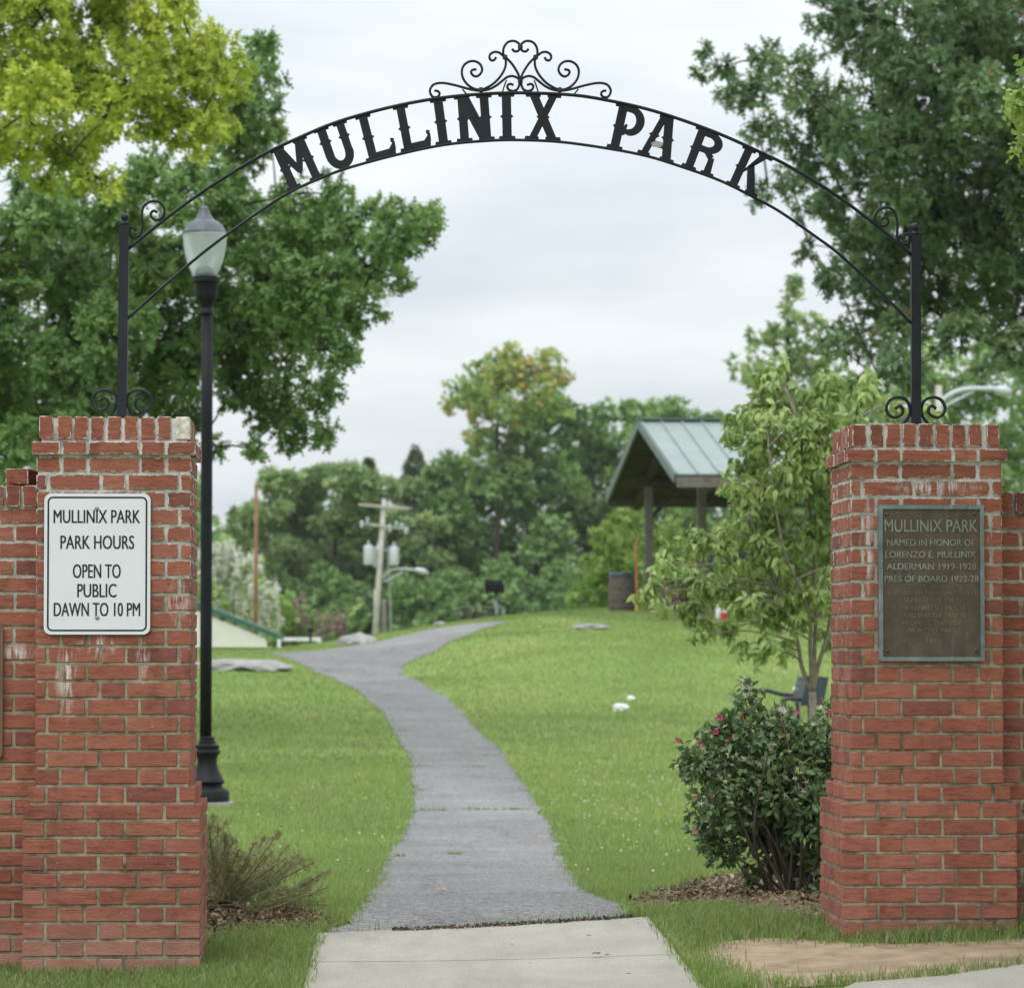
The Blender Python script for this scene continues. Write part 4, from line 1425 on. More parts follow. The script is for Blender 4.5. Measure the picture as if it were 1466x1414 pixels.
# big green oak on the left
oakL = [(600, 315, 34), (560, 345, 40), (620, 305, 16), (520, 380, 45), (470, 330, 50), (400, 330, 58), (335, 300, 50), (515, 440, 38), (450, 420, 58), (380, 400, 58), (300, 385, 58), (220, 375, 60), (140, 370, 62),
        (60, 380, 65), (-20, 380, 70), (470, 500, 34), (410, 490, 55), (330, 490, 58), (240, 480, 58), (160, 480, 60), (80, 480, 65), (0, 480, 65), (455, 560, 30), (395, 560, 45), (465, 615, 18),
        (335, 560, 36), (210, 560, 58), (130, 560, 60), (50, 570, 62), (-30, 580, 70), (20, 640, 40), (-60, 650, 60), (355, 135, 38), (378, 85, 22), (385, 185, 22), (345, 215, 38), (330, 255, 38), (265, 285, 38), (420, 610, 28), (260, 600, 30),
        (-130, 300, 90), (-130, 450, 90), (-140, 580, 80), (-200, 200, 90), (170, 300, 40), (60, 300, 50), (100, 620, 40), (395, 110, 12), (545, 300, 26), (575, 400, 18), (500, 520, 15), (310, 640, 14), (370, 640, 16), (480, 280, 24), (240, 245, 36), (200, 262, 34), (150, 322, 40), (292, 242, 30), (100, 300, 40), (372, 62, 18), (395, 150, 16), (345, 175, 36), (30, 290, 40), (420, 280, 30), (310, 330, 44), (180, 420, 50), (100, 420, 50), (350, 440, 50), (430, 460, 44), (270, 540, 44), (170, 520, 44), (90, 530, 44), (440, 375, 40)]
cL = cl(oakL, 46, 2.2, 1, 0.52)
bL = on_ground(-160, 1100, 47)
make_tree("oak_tree", "large green oak reaching in from the left behind the lamp", bL, at(0, 380, 47).z, 0.33, cL, 'oak', M_oak, 30, 0.150, 7, 21, bark=M_barkd, tw=260, rmin=0.016)
# yellow-green oak, nearer, upper left
oakY = [(60, 25, 65), (140, 45, 50), (225, 25, 40), (250, 0, 30), (180, 115, 55), (105, 105, 50), (255, 110, 48), (310, 125, 40), (320, 175, 26), (215, 165, 40), (285, 180, 34), (30, 110, 50), (35, 205, 42), (90, 215, 36),
        (130, 250, 28), (-20, 200, 50), (0, 20, 70), (160, -50, 80), (50, -90, 100), (-80, 50, 90), (-120, 160, 80), (250, -60, 50), (-60, -100, 110), (-150, -40, 120), (160, 265, 16), (60, 260, 18), (310, 60, 24), (280, 65, 30), (200, 70, 40), (240, 150, 34), (150, 170, 36), (130, 130, 44), (60, 150, 44), (320, 95, 28), (120, 200, 30), (0, 140, 44)]
cY = cl(oakY, 39, 1.6, 2, 0.62)
bY = on_ground(-230, 1100, 39.5)
make_tree("oak_tree", "yellow-green oak branch mass filling the upper left corner", bY, at(-100, 120, 39.5).z, 0.26, cY, 'oak', M_yel, 32, 0.140, 7, 22, bark=M_barkd, tw=140, rmin=0.014)
# big dull oak on the right
oakR = [(1185, 15, 38), (1235, 55, 55), (1300, 40, 65), (1380, 40, 70), (1450, 40, 66), (1095, 85, 26), (1040, 95, 20), (1012, 72, 10), (1003, 108, 10), (1075, 128, 32), (1130, 110, 36), (1180, 140, 48), (1250, 150, 58), (1330, 150, 62), (1410, 150, 64), (1480, 160, 66),
        (1040, 140, 16), (1105, 185, 34), (1170, 215, 44), (1240, 235, 52), (1310, 250, 58), (1390, 250, 62), (1460, 260, 64), (1130, 260, 28), (1082, 275, 18), (1190, 290, 36), (1225, 330, 44), (1290, 340, 54), (1370, 350, 58), (1450, 360, 62), (1195, 400, 30),
        (1250, 420, 46), (1330, 440, 52), (1410, 450, 58), (1480, 460, 62), (1230, 485, 40), (1185, 490, 24), (1300, 525, 42), (1240, 555, 30), (1560, 80, 100), (1580, 250, 110), (1560, 420, 100), 
        (1400, -60, 90), (1280, -50, 70), (1520, -60, 100), (1205, -25, 40), (1145, 300, 16), (1160, 350, 18), (1275, 100, 44), (1350, 95, 50), (1430, 100, 50), (1215, 185, 40), (1285, 200, 44), (1360, 205, 50), (1430, 210, 50), (1270, 290, 44), (1340, 300, 50), (1420, 305, 50), (1260, 375, 40), (1330, 390, 44), (1400, 400, 46), (1460, 415, 40), (1290, 470, 40), (1370, 480, 36), (1450, 500, 30)]
cR = cl(oakR, 47, 2.2, 3, 0.45)
bR = on_ground(1590, 1050, 48)
make_tree("oak_tree", "large dull green oak with some brown leaves behind the right pillar", bR, at(1500, 300, 48).z, 0.33, cR, 'oak', M_oakr, 25, 0.140, 7, 23, bark=M_barkd, tw=260, rmin=0.016)
# maple twig near the gate at the right edge; the rest of the tree stands out of frame
cM = cl([(1470, 112, 10), (1463, 128, 8), (1468, 150, 10), (1464, 172, 8), (1472, 195, 11), (1470, 213, 8), (1500, 130, 26), (1510, 190, 26), (1560, 150, 60), (1600, 60, 80), (1640, 200, 80), (1700, 100, 120), (1580, -40, 90), (1760, 0, 140)], 17.5, 0.25, 5, 0.85)
bM = on_ground(1760, 1250, 17.5)
make_tree("maple_tree", "bright green maple leaves at the right frame edge above the pillar", bM, at(1700, 100, 17.5).z, 0.11, cM, 'oak', M_light, 34, 0.10, 3, 24, bark=M_bark, rmin=0.004, shell=0.2, sub=4)

mapl = bpy.data.objects["maple_tree"]  # unseen overhead limbs and leaves, spread out to shade the right pillar
cup = [(Vector((x_, y_, z_)), r_, .6) for x_, y_, z_, r_ in ((2.2, -1.6, 5.4, .9), (3.4, -2.2, 5.2, 1.0), (3.0, -.4, 5.9, 1.0), (4.4, -.8, 5.3, 1.1), (1.3, -2.6, 5.7, .8), (2.6, 1.0, 6.1, .9), (4.8, 1.2, 5.6, 1.1), (3.8, -3.6, 5.0, 1.0), (5.6, -2.4, 5.0, 1.1),
       (1.5, -5.0, 5.2, 1.1), (3.0, -5.2, 5.0, 1.1), (4.5, -4.8, 5.0, 1.1), (2.2, -3.6, 4.9, .9), (.9, -4.0, 5.7, .8), (2.6, -6.6, 5.2, 1.0), (4.2, -6.4, 5.0, 1.1), (6.2, -4.2, 5.0, 1.1))]
rgm = np.random.default_rng(240)
mb = MB()
tip_ = Vector((bM.x, bM.y, at(1700, 100, 17.5).z))
for (c, r, t) in cup:
    mb.tube(catmull([tip_, tip_.lerp(c, .5) + Vector((0, 0, .3)), c], 4), [.05 * (1 - .09 * i) for i in range(9)], 6, caps=False)
mb.build("limbs", M_bark, mapl, smooth=True)
P, A, N, S, T = foliage(rgm, cup, 20, 0.17, 3, 'oak', sub=5)
link("shade_crown", leaves_mesh("shade_crown", P, A, N, S, 'oak', T), M_light, mapl)

# dogwood behind the rose bush
dog = [(1110, 545, 26), (1130, 570, 34), (1180, 560, 28), (1235, 555, 22), (1060, 595, 24), (1100, 610, 40), (1150, 620, 40), (1200, 600, 32), (1045, 620, 18), (1075, 660, 34), (1130, 680, 44), (1175, 690, 40), (1050, 700, 30), 
       (1060, 750, 38), (1110, 750, 42), (1160, 760, 40), (1000, 770, 26), (960, 795, 20), (945, 810, 14), (1030, 790, 34), (1080, 810, 36), (1140, 820, 40), (990, 840, 26), (935, 835, 12), (950, 865, 16), (985, 870, 20), (1020, 850, 28),
       (1070, 870, 24), (1170, 850, 30), (1120, 880, 26), (1040, 900, 16), (1100, 915, 18), (1060, 925, 10), (1180, 640, 40), (1215, 660, 40), (1230, 740, 40), (1320, 580, 14), (1270, 590, 20), (1340, 600, 16), (1220, 820, 40), (1110, 530, 14), (1245, 540, 12), (1180, 910, 16), (1260, 680, 40), (1085, 940, 12), (1130, 925, 14), (920, 850, 9), (1010, 895, 14), (1150, 890, 18), (1000, 910, 8), (975, 815, 20), (1090, 700, 34), (1100, 790, 34), (1050, 830, 28), (1130, 850, 30), (1190, 780, 36), (1160, 590, 30), (1090, 575, 22)]
cD = cl(dog, 26, 0.65, 7, 0.62)
bD = on_ground(1164, 1150, 26)
rgd = np.random.default_rng(31)
dw = thing("dogwood_tree", "young light green dogwood with drooping leaves behind the rose bush", "tree", bD)
mb = MB()
fork = at(1163, 990, 26)
mb.tube([Vector(bD) - Vector((0, 0, .1)), bD.lerp(fork, .5) + Vector((.01, 0, 0)), fork], [.034, .030, .027], 8)
stems = [[fork, at(1148, 955, 26), at(1138, 905, 26), at(1110, 840, 25.9), at(1080, 760, 25.8), at(1060, 700, 25.8)], [fork, at(1166, 930, 26), at(1168, 850, 26.1), at(1160, 740, 26.1), at(1140, 600, 26)],
         [fork, at(1172, 950, 26), at(1186, 900, 26), at(1200, 800, 26.2), at(1215, 700, 26.2), at(1225, 600, 26)], [fork, at(1160, 930, 25.9), at(1157, 870, 25.8), at(1120, 780, 25.6), at(1100, 640, 25.6)]]
nd = []
for s in stems:
    q = catmull(s, 4)
    mb.tube(q, [.019 * (1 - .75 * i / len(q)) for i in range(len(q))], 7)
    nd += q[4:]
for (c, r, t) in cD:
    n0 = min(nd, key=lambda p: (p - c).length + 1.2 * max(0, p.z - c.z))
    mid = n0.lerp(c, .5) + Vector((0, 0, .06))
    mb.tube(catmull([n0, mid, c], 3), [.008, .0072, .0064, .0056, .005, .0042, .0035], 5, caps=False)
mb.build("trunk", simple_mat("grey_dogwood_bark", (0.20, 0.175, 0.14), 0.9, 0, 0.3, 20, 0.5, 0.1), dw, smooth=True)
P, A, N, S, T = foliage(rgd, cD, 105, 0.088, 4, 'ovate', sub=7, droop=1.35, shell=0.15, up=0.5, tint_jit=0.2)
link("crown", leaves_mesh("crown", P, A, N, S, 'ovate', T), M_dog, dw)

# ------------------------------------------------------------------ background trees
pine = [(400, 692, 30), (450, 690, 40), (520, 692, 42), (375, 740, 38), (430, 745, 50), (500, 750, 50), (565, 755, 45), (350, 790, 36), (410, 805, 50), (480, 815, 52), (550, 820, 48), (595, 800, 42), (470, 870, 42), (530, 872, 38), (590, 868, 42),
        (330, 765, 18), (335, 830, 40), (400, 860, 40), (610, 750, 30), (580, 700, 24)]
gB = "trees along the far edge of the park"
cP = cl(pine, 222, 5, 11, 0.55)
make_tree("pine_tree", "broad layered light green pine behind the utility pole", on_ground(480, 930, 224), at(480, 720, 224).z, 0.35, cP, 'clump', M_pine, 3.2, 0.55, 4, 41, gB, flat=0.55, sub=8, droop=-0.1)


def spruce(label, px, py_top, py_bot, hw, D, seed):
    rg = np.random.default_rng(seed)
    b_ = on_ground(px, 930, D)
    top = at(px, py_top, D); bot = at(px, py_bot, D)
    root = thing("spruce_tree", label, "tree", b_, gB)
    mb = MB(); mb.tube([b_, Vector((b_.x, b_.y, top.z))], [.25, .03], 8); mb.build("trunk", M_bark, root, smooth=True)
    n = 4000
    t = rg.random(n) ** 0.62
    ang = rg.random(n) * 2 * math.pi
    rad = (0.03 + t * hw / pxm(D)) * (0.35 + .65 * rg.random(n) ** .5) * (1 + .25 * np.sin(t * 46) + .2 * np.sin(ang * 5 + t * 30))
    z = top.z + (bot.z - top.z) * t - rad * .18
    P = np.stack([b_.x + np.cos(ang) * rad, b_.y + np.sin(ang) * rad, z], 1)
    A = unit(np.stack([np.cos(ang), np.sin(ang), np.full(n, -.15)], 1) + rg.normal(size=(n, 3)) * .35)
    N = unit(rg.normal(size=(n, 3)) * .4 + np.array([0, 0, 1]))
    link("crown", leaves_mesh("crown", P, A, N, rg.uniform(.25, .5, n), 'clump', np.clip(rg.normal(.5, .2, n), 0, 1)), M_spruce, root)


spruce("dark pointed spruce top rising behind the broad pine", 594, 636, 800, 55, 236, 51)
spruce("smaller spruce tip poking up left of the pointed spruce", 528, 655, 780, 38, 238, 52)
ail = [(735, 508, 18), (780, 525, 24), (700, 528, 24), (660, 560, 22), (642, 580, 12), (720, 555, 34), (770, 565, 28), (806, 540, 14), (690, 598, 22), (740, 598, 20), (678, 632, 16), (700, 570, 22), (800, 585, 16), (672, 655, 12)]
make_tree("ailanthus_tree", "tall loose tree with orange seed clusters standing above the others", on_ground(712, 930, 226), at(715, 560, 226).z, 0.28, cl([(a, b, r * 1.25) for a, b, r in ail] + [(730, 535, 24), (755, 590, 24), (715, 620, 20), (680, 575, 22)], 225, 3, 12, 0.56), 'clump', M_ail, 2.3, 0.40, 4, 42, gB, tint_jit=0.22, tw=60, rmin=0.05, sub=8)
masses = [("dense green tree left of centre behind the charcoal grill", 655, [(640, 685, 32), (640, 740, 50), (690, 665, 38), (700, 720, 48), (640, 805, 50), (690, 790, 48), (655, 858, 40), (620, 700, 22), (610, 760, 30), (615, 840, 36)], 0.45, 230),
          ("dense dark green tree under the orange-seeded tree", 755, [(745, 640, 38), (800, 612, 38), (770, 690, 50), (760, 770, 55), (735, 850, 45), (810, 700, 40), (800, 840, 42), (725, 690, 36), (790, 770, 50)], 0.40, 228),
          ("rounded green tree left of the pavilion roof", 850, [(850, 620, 38), (840, 680, 46), (890, 650, 42), (840, 750, 52), (850, 825, 42), (900, 720, 46), (870, 590, 16), (895, 790, 50)], 0.50, 232),
          ("green treetop behind the pavilion ridge", 940, [(930, 598, 28), (960, 590, 24), (905, 592, 20), (980, 640, 45), (930, 660, 46), (980, 720, 55), (980, 800, 55), (1005, 605, 18), (940, 750, 50)], 0.52, 226),
          ("green tree behind the dogwood and pavilion", 1060, [(1050, 650, 45), (1050, 730, 55), (1080, 800, 55), (1110, 690, 50), (1140, 760, 60), (1030, 610, 22), (1190, 700, 60), (1190, 800, 60)], 0.45, 224)]
for k, (lab, px, lst, tint, D) in enumerate(masses):
    c = cl(lst, D, 5, 60 + k, tint)
    make_tree("broadleaf_tree", lab, on_ground(px, 930, D), at(px, 700, D).z, 0.35, c, 'clump', M_far, 2.9, 0.55, 4, 70 + k, gB)
make_tree("broadleaf_tree", "darker green tree filling in behind the broad pine", on_ground(450, 930, 240), at(450, 760, 240).z, 0.35, cl([(370, 775, 46), (450, 790, 60), (530, 790, 60), (590, 820, 50), (400, 850, 50), (325, 850, 44), (430, 730, 36), (500, 730, 36), (340, 790, 30), (350, 900, 40), (290, 900, 40)], 240, 4, 66, .35), 'clump', M_far, 2.2, 0.6, 4, 77, gB)
# conifer-like tree seen left of the right oak, and the row behind the street light
c = cl([(1137, 425, 14), (1130, 455, 18), (1118, 485, 28), (1085, 490, 18), (1060, 522, 18), (1098, 530, 34), (1150, 520, 34), (1160, 465, 20), (1185, 560, 40), (1120, 570, 36), (1070, 545, 16), (1138, 400, 6)], 118, 2, 15, 0.6)
make_tree("cedar_tree", "light green pointed tree left of the big right oak", on_ground(1130, 930, 118), at(1135, 430, 118).z, 0.22, c, 'clump', M_pine, 3.2, 0.36, 4, 43, gB, sub=7)
for k, (px, lst) in enumerate([(1240, [(1215, 610, 45), (1270, 600, 42), (1240, 680, 55), (1300, 660, 50), (1230, 560, 22)]), (1400, [(1370, 610, 40), (1440, 640, 44), (1400, 690, 60), (1480, 610, 45), (1340, 570, 18), (1470, 700, 60), (1400, 560, 38), (1350, 540, 34), (1450, 560, 40), (1325, 515, 26), (1420, 510, 30), (1480, 530, 36), (1300, 560, 34)])]):
    make_tree("broadleaf_tree", ["light green tree behind the right pillar cap", "light green tree behind the bracket street light"][k], on_ground(px, 930, 150), at(px, 650, 150).z, 0.25, cl(lst, 150, 3, 80 + k, .6), 'clump', M_far, 3.2, 0.40, 4, 85 + k, gB, sub=6)
# dense thicket closing the view behind everything on both sides
for k, (px, lst, lab) in enumerate([(120, [(40, 700, 70), (150, 690, 70), (250, 720, 60), (60, 800, 80), (170, 800, 80), (270, 810, 60), (-80, 720, 90), (-80, 830, 90)], "green tree mostly hidden behind the left pillar"),
                                   (-300, [(-220, 700, 90), (-340, 690, 100), (-280, 810, 110), (-430, 780, 110)], "green tree standing beyond the left wall"),
                                   (1650, [(1580, 690, 80), (1700, 680, 100), (1640, 800, 110), (1800, 780, 110)], "green tree standing beyond the right wall")]):
    make_tree("broadleaf_tree", lab, on_ground(px, 930, 215), at(px, 760, 215).z, 0.35, cl(lst, 215, 5, 90 + k, .45), 'clump', M_far, 1.1, 0.8, 4, 95 + k, gB)
for k, (px, lab) in enumerate([(330, "green bush at the wood edge behind the white myrtle"), (440, "green bush at the wood edge behind the wire fence"), (530, "green bush at the wood edge behind the utility pole"), (610, "green bush at the wood edge right of the utility pole"), (690, "green bush at the wood edge behind the grill"), (770, "green bush at the wood edge right of the grill"), (850, "green bush at the wood edge behind the barrel"), (940, "green bush at the wood edge behind the pavilion post"), (1030, "green bush at the wood edge behind the pavilion floor"), (1120, "green bush at the wood edge behind the dogwood"), (1210, "green bush at the wood edge behind the right pillar")]):
    lst = [(px - 30, 850, 34), (px + 25, 840, 34), (px - 30, 880, 34), (px + 20, 870, 36), (px, 905, 38), (px + 40, 905, 34), (px - 45, 910, 34)]
    make_tree("wood_edge_bush", lab, on_ground(px, 930, 219), at(px, 880, 219).z, 0.12, cl(lst, 219, 3, 300 + k, .45), 'clump', M_far, 3.0, 0.5, 4, 310 + k, "bushes along the wood edge", cat="bush", sub=5)
# light green maple beside the pavilion
c = cl([(870, 770, 26), (900, 742, 24), (850, 800, 22), (930, 765, 28), (900, 800, 34), (842, 838, 24), (880, 840, 30), (955, 795, 28), (962, 768, 20), (920, 845, 30), (905, 722, 10), (832, 860, 14), (975, 835, 30)], 96, 1.4, 16, 0.6)
make_tree("maple_tree", "small bright green maple beside the barrel and pavilion post", on_ground(895, 930, 96), at(900, 760, 96).z, 0.10, c, 'clump', M_light, 8.5, 0.24, 4, 44, None, sub=7)
# crape myrtles
M_white = leaf_mat("white_blossom", [(0.0, (0.62, 0.63, 0.52)), (1.0, (0.86, 0.86, 0.80))], 0.3)
M_pinkb = leaf_mat("pink_blossom", [(0.0, (0.28, 0.15, 0.18)), (1.0, (0.45, 0.28, 0.31))], 0.3)


def myrtle(label, px, D, lst, lmat, bmat, nb, seed, tint=.5):
    c = cl(lst, D, 1.2, seed, tint)
    root = make_tree("crape_myrtle", label, on_ground(px, 930, D), at(px, lst[0][1] + 30, D).z, 0.07, c, 'clump', lmat, 3.6, 0.30, 4, seed, "crape myrtles beside the building", cat="shrub")
    rg = np.random.default_rng(seed + 5)
    P = []
    for _ in range(nb):
        q, r, _t = c[rg.integers(len(c))]
        d = unit(rg.normal(size=(1, 3)))[0]; d[1] = -abs(d[1]); d[2] = d[2] * .8 + .25
        P.append(np.array(q) + d * r * rg.uniform(.85, 1.15) + rg.normal(size=(26, 3)) * np.array([.07, .07, .13]))
    P = np.concatenate(P); n = len(P)
    link("blossom", leaves_mesh("blossom", P, rg.normal(size=(n, 3)), rg.normal(size=(n, 3)), rg.uniform(.08, .16, n), 'clump', rg.random(n)), bmat, root)


myrtle("crape myrtle covered in white blossom behind the green-roofed building", 335, 135, [(310, 815, 30), (350, 825, 28), (378, 855, 18), (300, 865, 36), (345, 880, 34), (275, 840, 40), (385, 890, 16), (320, 800, 16)], M_far, M_white, 210, 101, .72)
myrtle("olive crape myrtle with sparse pink blossom next to the white one", 420, 140, [(412, 862, 22), (432, 885, 24), (405, 888, 24), (440, 905, 18), (395, 905, 20)], M_ail, M_pinkb, 26, 102, .25)
myrtle("low pink crape myrtle left of the utility pole", 478, 146, [(478, 895, 12), (490, 898, 10), (465, 898, 10)], M_ail, M_pinkb, 26, 103, .3)
# ------------------------------------------------------------------ rose bush and juniper
RD = 16.75
rb_base = on_ground(1135, 1275, RD)
rose = thing("rose_bush", "dark green rose bush with pink flowers beside the right pillar", "bush", rb_base)
rl = [(1085, 1058, 42), (1130, 1085, 52), (1040, 1085, 46), (1080, 1140, 70), (1150, 1150, 62), (1015, 1130, 34), (1060, 1195, 40), (1125, 1205, 48), (1075, 990, 14), (1062, 1012, 18), (1082, 1012, 12), (992, 1070, 14), (1170, 1055, 28), (1185, 1100, 36),
      (1000, 1095, 24), (1015, 1180, 22), (1185, 1180, 40), (1110, 1054, 28), (1150, 1230, 36), (1040, 1050, 26), (985, 1110, 12), (1005, 1205, 12), (1183, 1016, 10), (1066, 980, 8), (1048, 1035, 10), (1120, 1022, 9), (976, 1090, 7), (1010, 1050, 9), (1150, 1066, 28), (1100, 1085, 50), (1055, 1120, 44), (1030, 1160, 34), (1175, 1140, 44), (1110, 1170, 50), (1040, 1222, 24), (1085, 1236, 26), (1012, 1192, 20), (1140, 1250, 24), (1180, 1235, 30)]
cRo = cl(rl, RD, 0.16, 121, 0.5)
rgr = np.random.default_rng(122)
P, A, N, S, T = foliage(rgr, cRo, 230, 0.050, 5, 'small', sub=6, droop=0.15, shell=0.35, tint_jit=0.22, up=0.8)
# leaves low in the bush carry the older, darker green; young shoots at the rim are lighter
T = np.clip(T - 0.04, 0.06, 1); red = rgr.random(len(T)) < 0.012; T[red] = 0.0
link("foliage", leaves_mesh("foliage", P, A, N, S, 'small', T), M_rose, rose)
mb = MB()
for k in range(26):
    q, r, _t = cRo[rgr.integers(len(cRo))]
    b0 = rb_base + Vector((rgr.normal(0, .07), rgr.normal(0, .06), -.02))
    e = q + Vector(rgr.normal(size=3)) * r * .5
    mid = b0.lerp(e, .5) + Vector((rgr.normal(0, .05), rgr.normal(0, .05), -.02))
    mb.tube(catmull([b0, mid, e], 4), [.010 * (1 - .09 * i) for i in range(9)], 6, caps=False)
mb.build("stems", simple_mat("rose_canes", (0.075, 0.055, 0.040), 0.9, 0, .4, 20, .5), rose, smooth=True)
n = 380
P = []; N = []
for _ in range(n):
    q, r, _t = cRo[rgr.integers(len(cRo))]
    d = unit(rgr.normal(size=(1, 3)))[0]; d[1] = -abs(d[1]) - .2; d[2] += .3
    d /= np.linalg.norm(d)
    P.append(np.array(q) + d * r * rgr.uniform(.9, 1.2)); N.append(d + rgr.normal(size=3) * .3)
P = np.array(P); N = np.array(N)
k = P[:, 2] > rb_base.z + 0.30
P, N = P[k], N[k]
A = np.cross(N, rgr.normal(size=(len(N), 3)))
o = link("spent_calyxes", leaves_mesh("spent_calyxes", P, A, N, rgr.uniform(.015, .027, len(P)), 'petal5', rgr.random(len(P))), leaf_mat("straw_calyx", [(0, (0.52, 0.50, 0.36)), (1, (0.78, 0.76, 0.62))], .2), rose)
o["kind"] = "stuff"
M_pink = simple_mat("magenta_petals", (0.62, 0.045, 0.22), 0.5, 0, .25, 40, 0, .2)
M_palep = simple_mat("pale_pink_petals", (0.50, 0.20, 0.22), 0.6, 0, .25, 40, 0, .2)
for (fx, fy, rr_, mt) in ((1030, 1027, 4.5, M_pink), (1025, 1047, 3.8, M_pink), (969, 1060, 3.6, M_pink), (1142, 1018, 3.6, M_pink), (1187, 1020, 3.6, M_pink), (1109, 1101, 2.6, M_pink), (994, 1190, 4, M_palep), (1020, 1138, 3.2, M_palep), (1004, 1066, 3, M_pink), (995, 1142, 3, M_palep)):
    c_ = at(fx, fy, RD - .22)
    mb = MB(); r0 = rr_ / pxm(RD)
    for ring, (kk, rad, zz) in enumerate(((6, 1.0, .25), (5, .72, .5), (4, .4, .75))):
        for i in range(kk):
            a = 2 * math.pi * i / kk + ring * .5
            ca, sa = math.cos(a), math.sin(a); w = 2.2 / kk * rad
            p1 = c_ + Vector((ca * rad * r0 * .25, -r0 * zz * .4, sa * rad * r0 * .25))
            e1 = c_ + Vector(((ca - sa * w) * rad * r0, -r0 * zz, (sa + ca * w) * rad * r0))
            e2 = c_ + Vector(((ca + sa * w) * rad * r0, -r0 * zz, (sa - ca * w) * rad * r0))
            e3 = c_ + Vector((ca * rad * r0 * 1.15, -r0 * (zz + .2), sa * rad * r0 * 1.15))
            mb.add([p1, e1, e3, e2], [(0, 1, 2), (0, 2, 3)])
    mb.build("flower", mt, rose)

JD = 16.25
jb = on_ground(275, 1312, JD)
jun = thing("juniper_shrub", "straggly half-dead juniper with bare brown stems beside the left pillar", "shrub", jb)
tips = [(470, 1246), (458, 1258), (440, 1275), (432, 1300), (447, 1292), (428, 1222), (400, 1190), (412, 1210), (365, 1206), (380, 1225), (342, 1216), (322, 1195), (305, 1168), (310, 1200), (415, 1243), (380, 1245), (355, 1235), (330, 1232), (400, 1262), (300, 1215), (350, 1262), (420, 1285), (318, 1240), (335, 1200), (445, 1268), (390, 1218), (298, 1180), (312, 1178), (326, 1212)]
rgj = np.random.default_rng(131)
mb = MB(); NP = []; NA = []; NT = []
M_stem = simple_mat("juniper_stem", (0.24, 0.155, 0.125), 0.9, 0, .4, 30, .5)
for (tx, ty) in tips + [(t[0] + rgj.normal(0, 14), t[1] + abs(rgj.normal(8, 12))) for t in tips]:
    d0 = JD + rgj.uniform(-.3, .35)
    e = at(tx, min(ty, 1315), d0)
    b0 = jb + Vector((rgj.uniform(-.05, .10), rgj.uniform(-.2, .2), rgj.uniform(.0, .06)))
    mid = b0.lerp(e, .5) + Vector((0.02, 0, -.05 + rgj.normal(0, .02)))
    q = catmull([b0, b0.lerp(mid, .5) + Vector((0, 0, .01)), mid, e], 5)
    mb.tube(q, [.0062 * (1 - .8 * i / len(q)) + .0012 for i in range(len(q))], 5, caps=False)
    L = (e - b0).length
    nn = int(170 * (0.6 + rgj.random()))
    t = 0.50 + .5 * rgj.random(nn) ** .8
    for tt in t:
        i = min(int(tt * (len(q) - 1)), len(q) - 2)
        p = q[i].lerp(q[i + 1], tt * (len(q) - 1) - i)
        dirv = (q[i + 1] - q[i]).normalized()
        off = Vector(rgj.normal(size=3)) * .016 * (1.3 - tt * .6)
        NP.append(p + off); NA.append(dirv + Vector(rgj.normal(size=3)) * .8 + Vector((0, 0, .5))); NT.append(rgj.normal(.55 if ty < 1235 else .75, .22))
mb.build("stems", M_stem, jun, smooth=True)
NP = np.array([tuple(p) for p in NP]); NA = np.array([tuple(p) for p in NA])
link("foliage", leaves_mesh("foliage", NP, NA, rgj.normal(size=(len(NP), 3)), rgj.uniform(.016, .034, len(NP)), 'needle', np.clip(NT, 0, 1)), M_jun, jun)
# ivy creeping under the juniper
ivy_p = []
for _ in range(60):
    p = at(rgj.uniform(296, 385), rgj.uniform(1282, 1322), JD - .12 + rgj.uniform(-.1, .15))
    ivy_p.append((p.x, p.y, max(p.z, hz(p.x, p.y) + .015)))
ivy_p = np.array(ivy_p)
ivy = thing("ivy_plant", "few dark ivy leaves creeping under the juniper", "ivy", (float(ivy_p[:, 0].mean()), float(ivy_p[:, 1].mean()), jb.z))
link("leaves", leaves_mesh("leaves", ivy_p, unit(rgj.normal(size=(60, 3)) + np.array([.3, -.5, 0])), unit(rgj.normal(size=(60, 3)) * .5 + np.array([0, -.5, 1])), rgj.uniform(.03, .05, 60), 'ovate', np.clip(rgj.normal(.6, .15, 60), .1, 1)), M_rose, ivy)
mb = MB()
for i in range(0, 58, 3):
    a, b_ = Vector(ivy_p[i]), Vector(ivy_p[i + 1])
    mb.tube([a, a.lerp(b_, .5) - Vector((0, 0, .006)), b_], .0015, 4, caps=False)
mb.build("stems", M_stem, ivy)

# ------------------------------------------------------------------ pavilion
M_roof = simple_mat("pale_green_metal_roof", (0.215, 0.262, 0.245), 0.45, 0.1, 0.10, 2.0, 0.03, 0.5)
M_trim = simple_mat("green_metal_trim", (0.085, 0.125, 0.110), 0.45, 0.1, 0.12, 3, 0.03)
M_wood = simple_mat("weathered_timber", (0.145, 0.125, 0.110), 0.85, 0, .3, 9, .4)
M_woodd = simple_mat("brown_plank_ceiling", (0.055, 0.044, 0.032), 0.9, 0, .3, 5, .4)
nc = at(968.5, 680, 68.0); fc = at(871, 714, 77.6); ap = at(917, 604, 72.8)
ze = nc.z; zr = ap.z
yn, yf_, ym = nc.y, fc.y, (nc.y + fc.y) / 2
xn, xf = nc.x, fc.x
PVL = 5.7
zg = hz(xn + 2, ym)
pav = thing("picnic_pavilion", "open timber picnic pavilion with pale green metal roof on the crest", "pavilion", (xn + 4, ym, zg))
xa_ = lambda y: xn + (xf - xn) * (y - yn) / (yf_ - yn)       # gable end line
def roof_pt(y, u, lift=0.0):
    z = ze + (zr - ze) * (1 - abs(y - ym) / (ym - yn)) + lift
    return Vector((xa_(y) + u, y, z))
